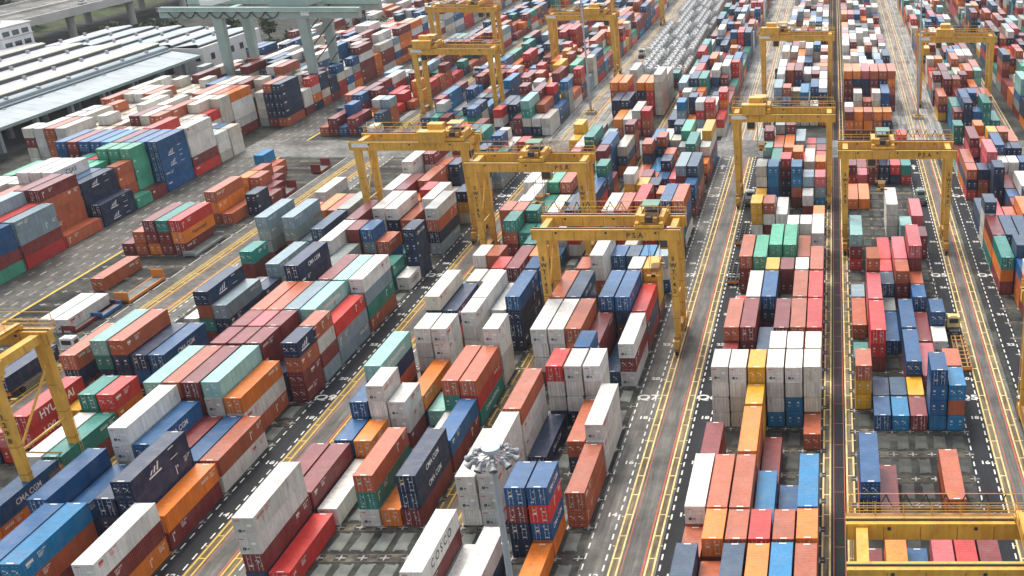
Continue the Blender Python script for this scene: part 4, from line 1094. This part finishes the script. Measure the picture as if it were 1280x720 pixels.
# ------------------------------------------------------------------ freight shed with saw-tooth roof, white office, viaduct
shed = tag(empty('freight_shed', (-249, 300, 0)), 'long freight shed with stepped white and lime saw-tooth roof and open loading side', 'shed')
def px(x): return x + 245
def py_(y): return y - 300
def tooth(root, x0, x1, y0, y1, z0, z1, m, edge):
    q = MB(); A, B = px(x0), px(x1); n = int((y1 - y0) / 6)
    for i in range(n):                                 # sloping sheets, joints between them
        a, e = py_(y0 + (y1 - y0) * i / n), py_(y0 + (y1 - y0) * (i + 1) / n - .10)
        q.add([(A, a, z0), (B - 1.6, a, z1), (B - 1.6, e, z1), (A, e, z0), (A, a, z0 - .2), (B - 1.6, a, z1 - .2), (B - 1.6, e, z1 - .2), (A, e, z0 - .2)],
              [(0, 1, 2, 3), (4, 5, 1, 0), (7, 3, 2, 6), (5, 6, 2, 1), (4, 0, 3, 7)], m)
    f = q.build('roof', root)
    q = MB()
    q.add([(B - 1.55, py_(y0), z1 + .05), (B - .1, py_(y0), z1 - .25), (B - .1, py_(y1), z1 - .25), (B - 1.55, py_(y1), z1 + .05), (B - .1, py_(y0), z1 - .5), (B - .1, py_(y1), z1 - .5)], [(0, 1, 2, 3), (1, 4, 5, 2)], edge)
    q.build('gutter_edge', f)
    q = MB(); q.box(B - .7, B - .5, py_(y0), py_(y1), z1 - 2.6, z1 - .55, M['clerestory']); q.build('clerestory', f)
    q = MB()
    for i in range(int((y1 - y0) / 14)): yy = py_(y0 + 7 + i * 14); q.box(A + 3.5, A + 4.3, yy, yy + .8, z0 + .6, z0 + 1.5, M['roofwhite']); q.box(A + 3.4, A + 4.4, yy - .1, yy + .9, z0 + 1.5, z0 + 1.6, M['roofgrey'])
    tag(q.build('roof_vent', f), kind='stuff')
XS = [-288, -274.5, -261, -247.5, -234]
for i in range(4): tooth(shed, XS[i], XS[i + 1], 205, 396, 10.2, 11.7, M['roofwhite'], M['rooflime'])
tooth(shed, -234, -229.5, 205, 392, 10.0, 11.2, M['roofwhite'], M['roofgrey'])
q = MB()                                               # canopy along the loading side
n = 40
for i in range(n):
    a, e = py_(205 + 187 * i / n), py_(205 + 187 * (i + 1) / n - .08)
    q.add([(px(-229.4), a, 9.6), (px(-218.6), a, 8.1), (px(-218.6), e, 8.1), (px(-229.4), e, 9.6), (px(-218.6), a, 7.8), (px(-218.6), e, 7.8)], [(0, 1, 2, 3), (1, 4, 5, 2)], M['roofgrey'] if False else M['roofcyan'])
q.box(px(-218.6), px(-218.3), py_(205), py_(392), 7.3, 8.15, M['grey_green'])
q.build('canopy', shed)
q = MB(); q.box(px(-229.6), px(-229.1), py_(205), py_(392), 9.65, 10.9, M['roofgrey']); q.box(px(-229.1), px(-228.2), py_(205), py_(392), 9.7, 10.0, M['roofgrey']); q.build('fascia', shed)
for i in range(12):
    yy = py_(212 + i * 15.5)
    q = MB(); q.box(px(-220.2), px(-219.0), yy - .6, yy + .6, 0, 8, M['roofgrey']); q.build('column', shed)
    q = MB(); q.box(px(-228.5), px(-227.3), yy - .7, yy + .7, 0, 9.5, M['roofgrey']); q.build('column', shed)
q = MB(); q.box(px(-290), px(-236), py_(204), py_(396), 0, 9.2, M['shed_shade']); q.box(px(-236), px(-218.5), py_(205), py_(392), .0, 1.2, M['shed_shade']); q.build('wall', shed)  # solid block and loading platform coloured dark to stand in for shade
shed2 = tag(empty('freight_shed', (-247, 300, 0)), 'second shed behind with pale cyan saw-tooth roofs and white gable end', 'shed')
for i in range(6): tooth(shed2, -281 + i * 9.6, -281 + (i + 1) * 9.6, 397.5, 440 - (2 if i % 2 else 0), 9.6, 10.7, M['roofcyan'] if i % 2 else M['roofwhite'], M['roofcyan'])
q = MB(); q.box(px(-281), px(-223.6), py_(397), py_(438), 0, 8.6, M['shed_shade']); q.box(px(-234), px(-222.5), py_(396.6), py_(397.2), 0, 9.4, M['white']); q.box(px(-223.4), px(-222.4), py_(397), py_(440), 0, 9.6, M['white']); w_ = q.build('wall', shed2)  # first box coloured dark for the shade inside; the white walls are plain paint
for i in range(5):
    q = MB(); q.box(px(-222.42), px(-222.3), py_(402 + i * 7), py_(404.6 + i * 7), 4.6, 6.8, M['glass']); q.build('window', w_)
for i in range(3):
    q = MB(); q.box(px(-232 + i * 3.4), px(-230.2 + i * 3.4), py_(396.45), py_(396.58), 5, 7, M['glass']); q.build('window', w_)
office = tag(empty('office_building', (-306, 399, 0)), 'white office block with two rows of windows at the left edge', 'building')
q = MB(); q.box(-14, 16, -8, 8, 0, 17, M['white']); q.box(-14.6, 16.6, -8.6, 8.6, 17, 17.5, M['roofwhite']); q.box(-8, 8, -5, 5, 17.5, 19.2, M['white']); q.build('wall', office)
for z in (6.0, 10.2, 14.0):
    for i in range(6):
        if i < 3: q = MB(); q.box(16, 16.12, -7 + i * 5, -3.6 + i * 5, z, z + 1.7, M['glass']); q.build('window', office)
        q = MB(); q.box(-12 + i * 4.6, -8.8 + i * 4.6, -8.12, -8, z, z + 1.7, M['glass']); q.build('window', office)
    q = MB(); q.box(-14.3, 16.35, -8.35, 8.3, z - .7, z - .4, M['roofwhite']); q.build('ledge', office)

via = tag(empty('viaduct', (-325, 460, 0), R_(0)), 'pale concrete viaduct with parapets on round piers at top left', 'viaduct')
q = MB(); q.box(-16, 16, -140, 260, 11.6, 13.2, M['concrete']); q.box(-16, 16, -140, 260, 13.2, 13.26, M['pave']); q.build('deck', via)
for s in (-1, 1):
    q = MB(); q.box(s * 16 - .3, s * 16 + .3, -140, 260, 11.2, 14.3, M['concrete']); q.build('parapet', via)
q = MB(); q.box(-.4, .4, -140, 260, 13.26, 14.1, M['concrete']); q.build('median', via)
for i in range(9):
    yy = -120 + i * 42
    q = MB(); q.bar((10, yy, 0), (10, yy, 9.5), 1.5, M['concrete'], 14); q.bar((10, yy, 9.0), (10, yy, 11.7), 1.5, M['concrete'], 14, 3.2); q.build('pier', via)
    q = MB(); q.bar((-10, yy, 0), (-10, yy, 11.7), 1.6, M['concrete'], 12); q.build('pier', via)
def car(label, x, y, z, m, van=False):
    root = tag(empty('parked_car' if False else 'car', (x, y, z)), label, 'car', 'vehicles on the viaduct')
    q = MB(); h = 1.9 if van else 1.0
    q.add([(-.9, -2.2, .35), (.9, -2.2, .35), (.9, 2.2, .35), (-.9, 2.2, .35), (-.88, -2.2, h), (.88, -2.2, h), (.85, 2.1, .9), (-.85, 2.1, .9)], [(4, 5, 6, 7), (0, 1, 5, 4), (1, 2, 6, 5), (2, 3, 7, 6), (3, 0, 4, 7)], m)
    q.add([(-.8, -1.6, h), (.8, -1.6, h), (.8, 1.0, .95), (-.8, 1.0, .95), (-.65, -1.2, h + .5), (.65, -1.2, h + .5), (.65, .3, 1.5), (-.65, .3, 1.5)], [(4, 5, 6, 7), (0, 1, 5, 4), (1, 2, 6, 5), (2, 3, 7, 6), (3, 0, 4, 7)], M['glass'])
    q.build('body', root)
    for yy in (-1.3, 1.3):
        for s in (-1, 1):
            w_ = MB(); w_.bar((s * .8 - .1, yy, .33), (s * .8 + .1, yy, .33), .33, M['rubber'], 10); w_.build('wheel', root)
car('dark car driving on the viaduct', -318, 424, 13.27, M['dark']); car('dark van ahead of the dark car on the viaduct', -321, 432, 13.27, M['blue'], True)
car('pale car near the top of the viaduct', -316, 478, 13.27, M['white'])

# ------------------------------------------------------------------ trees
def leaf_mesh(i, n):
    rr = random.Random(i); q = MB()
    clumps = [(rr.gauss(0, .45), rr.gauss(0, .45), rr.gauss(0, .28)) for _ in range(9)]
    for _ in range(n):
        cx, cy, cz = rr.choice(clumps); s = rr.uniform(.05, .11)
        p = Vector((cx + rr.gauss(0, .2), cy + rr.gauss(0, .2), cz + rr.gauss(0, .16)))
        a = Vector((rr.gauss(0, 1), rr.gauss(0, 1), rr.gauss(0, .6))).normalized(); b = a.cross(Vector((rr.gauss(0, 1), rr.gauss(0, 1), rr.gauss(0, 1)))).normalized()
        q.quad([p - a * s - b * s, p + a * s - b * s * .6, p + a * s * .8 + b * s, p - a * s * .7 + b * s * .9], M['leaf'])
    return q.mesh('crown')
CROWN = [leaf_mesh(i, 900) for i in range(4)]
def tree(label, x, y, h, r, name='tree'):
    root = tag(empty(name, (x, y, 0), random.random() * 6), label, 'tree', 'trees behind the sheds and viaduct')
    q = MB(); q.bar((0, 0, 0), (0, 0, h * .55), .35, M['bark'], 7, .2)
    for k in range(4): t = k * 1.6 + .3; q.bar((0, 0, h * .4), (r * .5 * math.cos(t), r * .5 * math.sin(t), h * .75), .14, M['bark'], 5, .05)
    q.build('trunk', root)
    c = obj('crown', random.choice(CROWN), root, (0, 0, h * .68)); c.scale = (r, r, h * .55)
TREES = [(-247, 447, 8, 4), (-206, 430, 11, 6), (-198, 446, 12, 6), (-189, 436, 10, 5.5), (-183, 452, 12, 6), (-214, 462, 9, 5), (-262, 462, 7, 5), (-275, 470, 7, 5), (-284, 458, 6, 5), (-256, 478, 7, 5), (-290, 480, 7, 5.5), (-301, 470, 6, 5), (-236, 470, 8, 5)]
WORD = ['leafy tree beside the left leg of the bridge crane', 'rounded dark tree between the bridge crane legs', 'dark tree behind the white containers between bridge crane legs', 'dark tree left of the bridge crane right-hand leg', 'dark tree behind the bridge crane right-hand leg']
for i, (x, y, h, r) in enumerate(TREES):
    tree(WORD[i] if i < 5 else 'dark low tree behind the cyan-roofed shed, %s from the left' % ordinal(1 + sorted(t[0] for t in TREES[5:]).index(x)), x, y, h, r)
q = MB()
q.quad([(-420, 440, .02), (-341.5, 440, .02), (-341.5, 800, .02), (-420, 800, .02)], M['grass'])
tag(q.build('grass_verge'), kind='structure')
for i in range(14):
    tree('bushy green tree on the verge beyond the viaduct, %s from the near end' % ordinal(i + 1), -352 - random.random() * 30, 452 + i * 14 + random.random() * 8, 9, 6.5)



# ------------------------------------------------------------------ damp air: far stacks pale very slightly
q = MB(); q.box(-2650, 2650, -350, 4560, -1.0, 82.6, M['white'])
hz = tag(q.build('haze'), kind='stuff'); hz.data.materials.clear()
hm = bpy.data.materials.new('haze'); hm.use_nodes = True; hn = hm.node_tree
hn.nodes.remove(hn.nodes['Principled BSDF'])
pv = hn.nodes.new('ShaderNodeVolumePrincipled'); pv.inputs['Density'].default_value = .00008; pv.inputs['Color'].default_value = (.95, .96, .96, 1)
hn.links.new(pv.outputs[0], hn.nodes['Material Output'].inputs['Volume'])
hz.data.materials.append(hm)
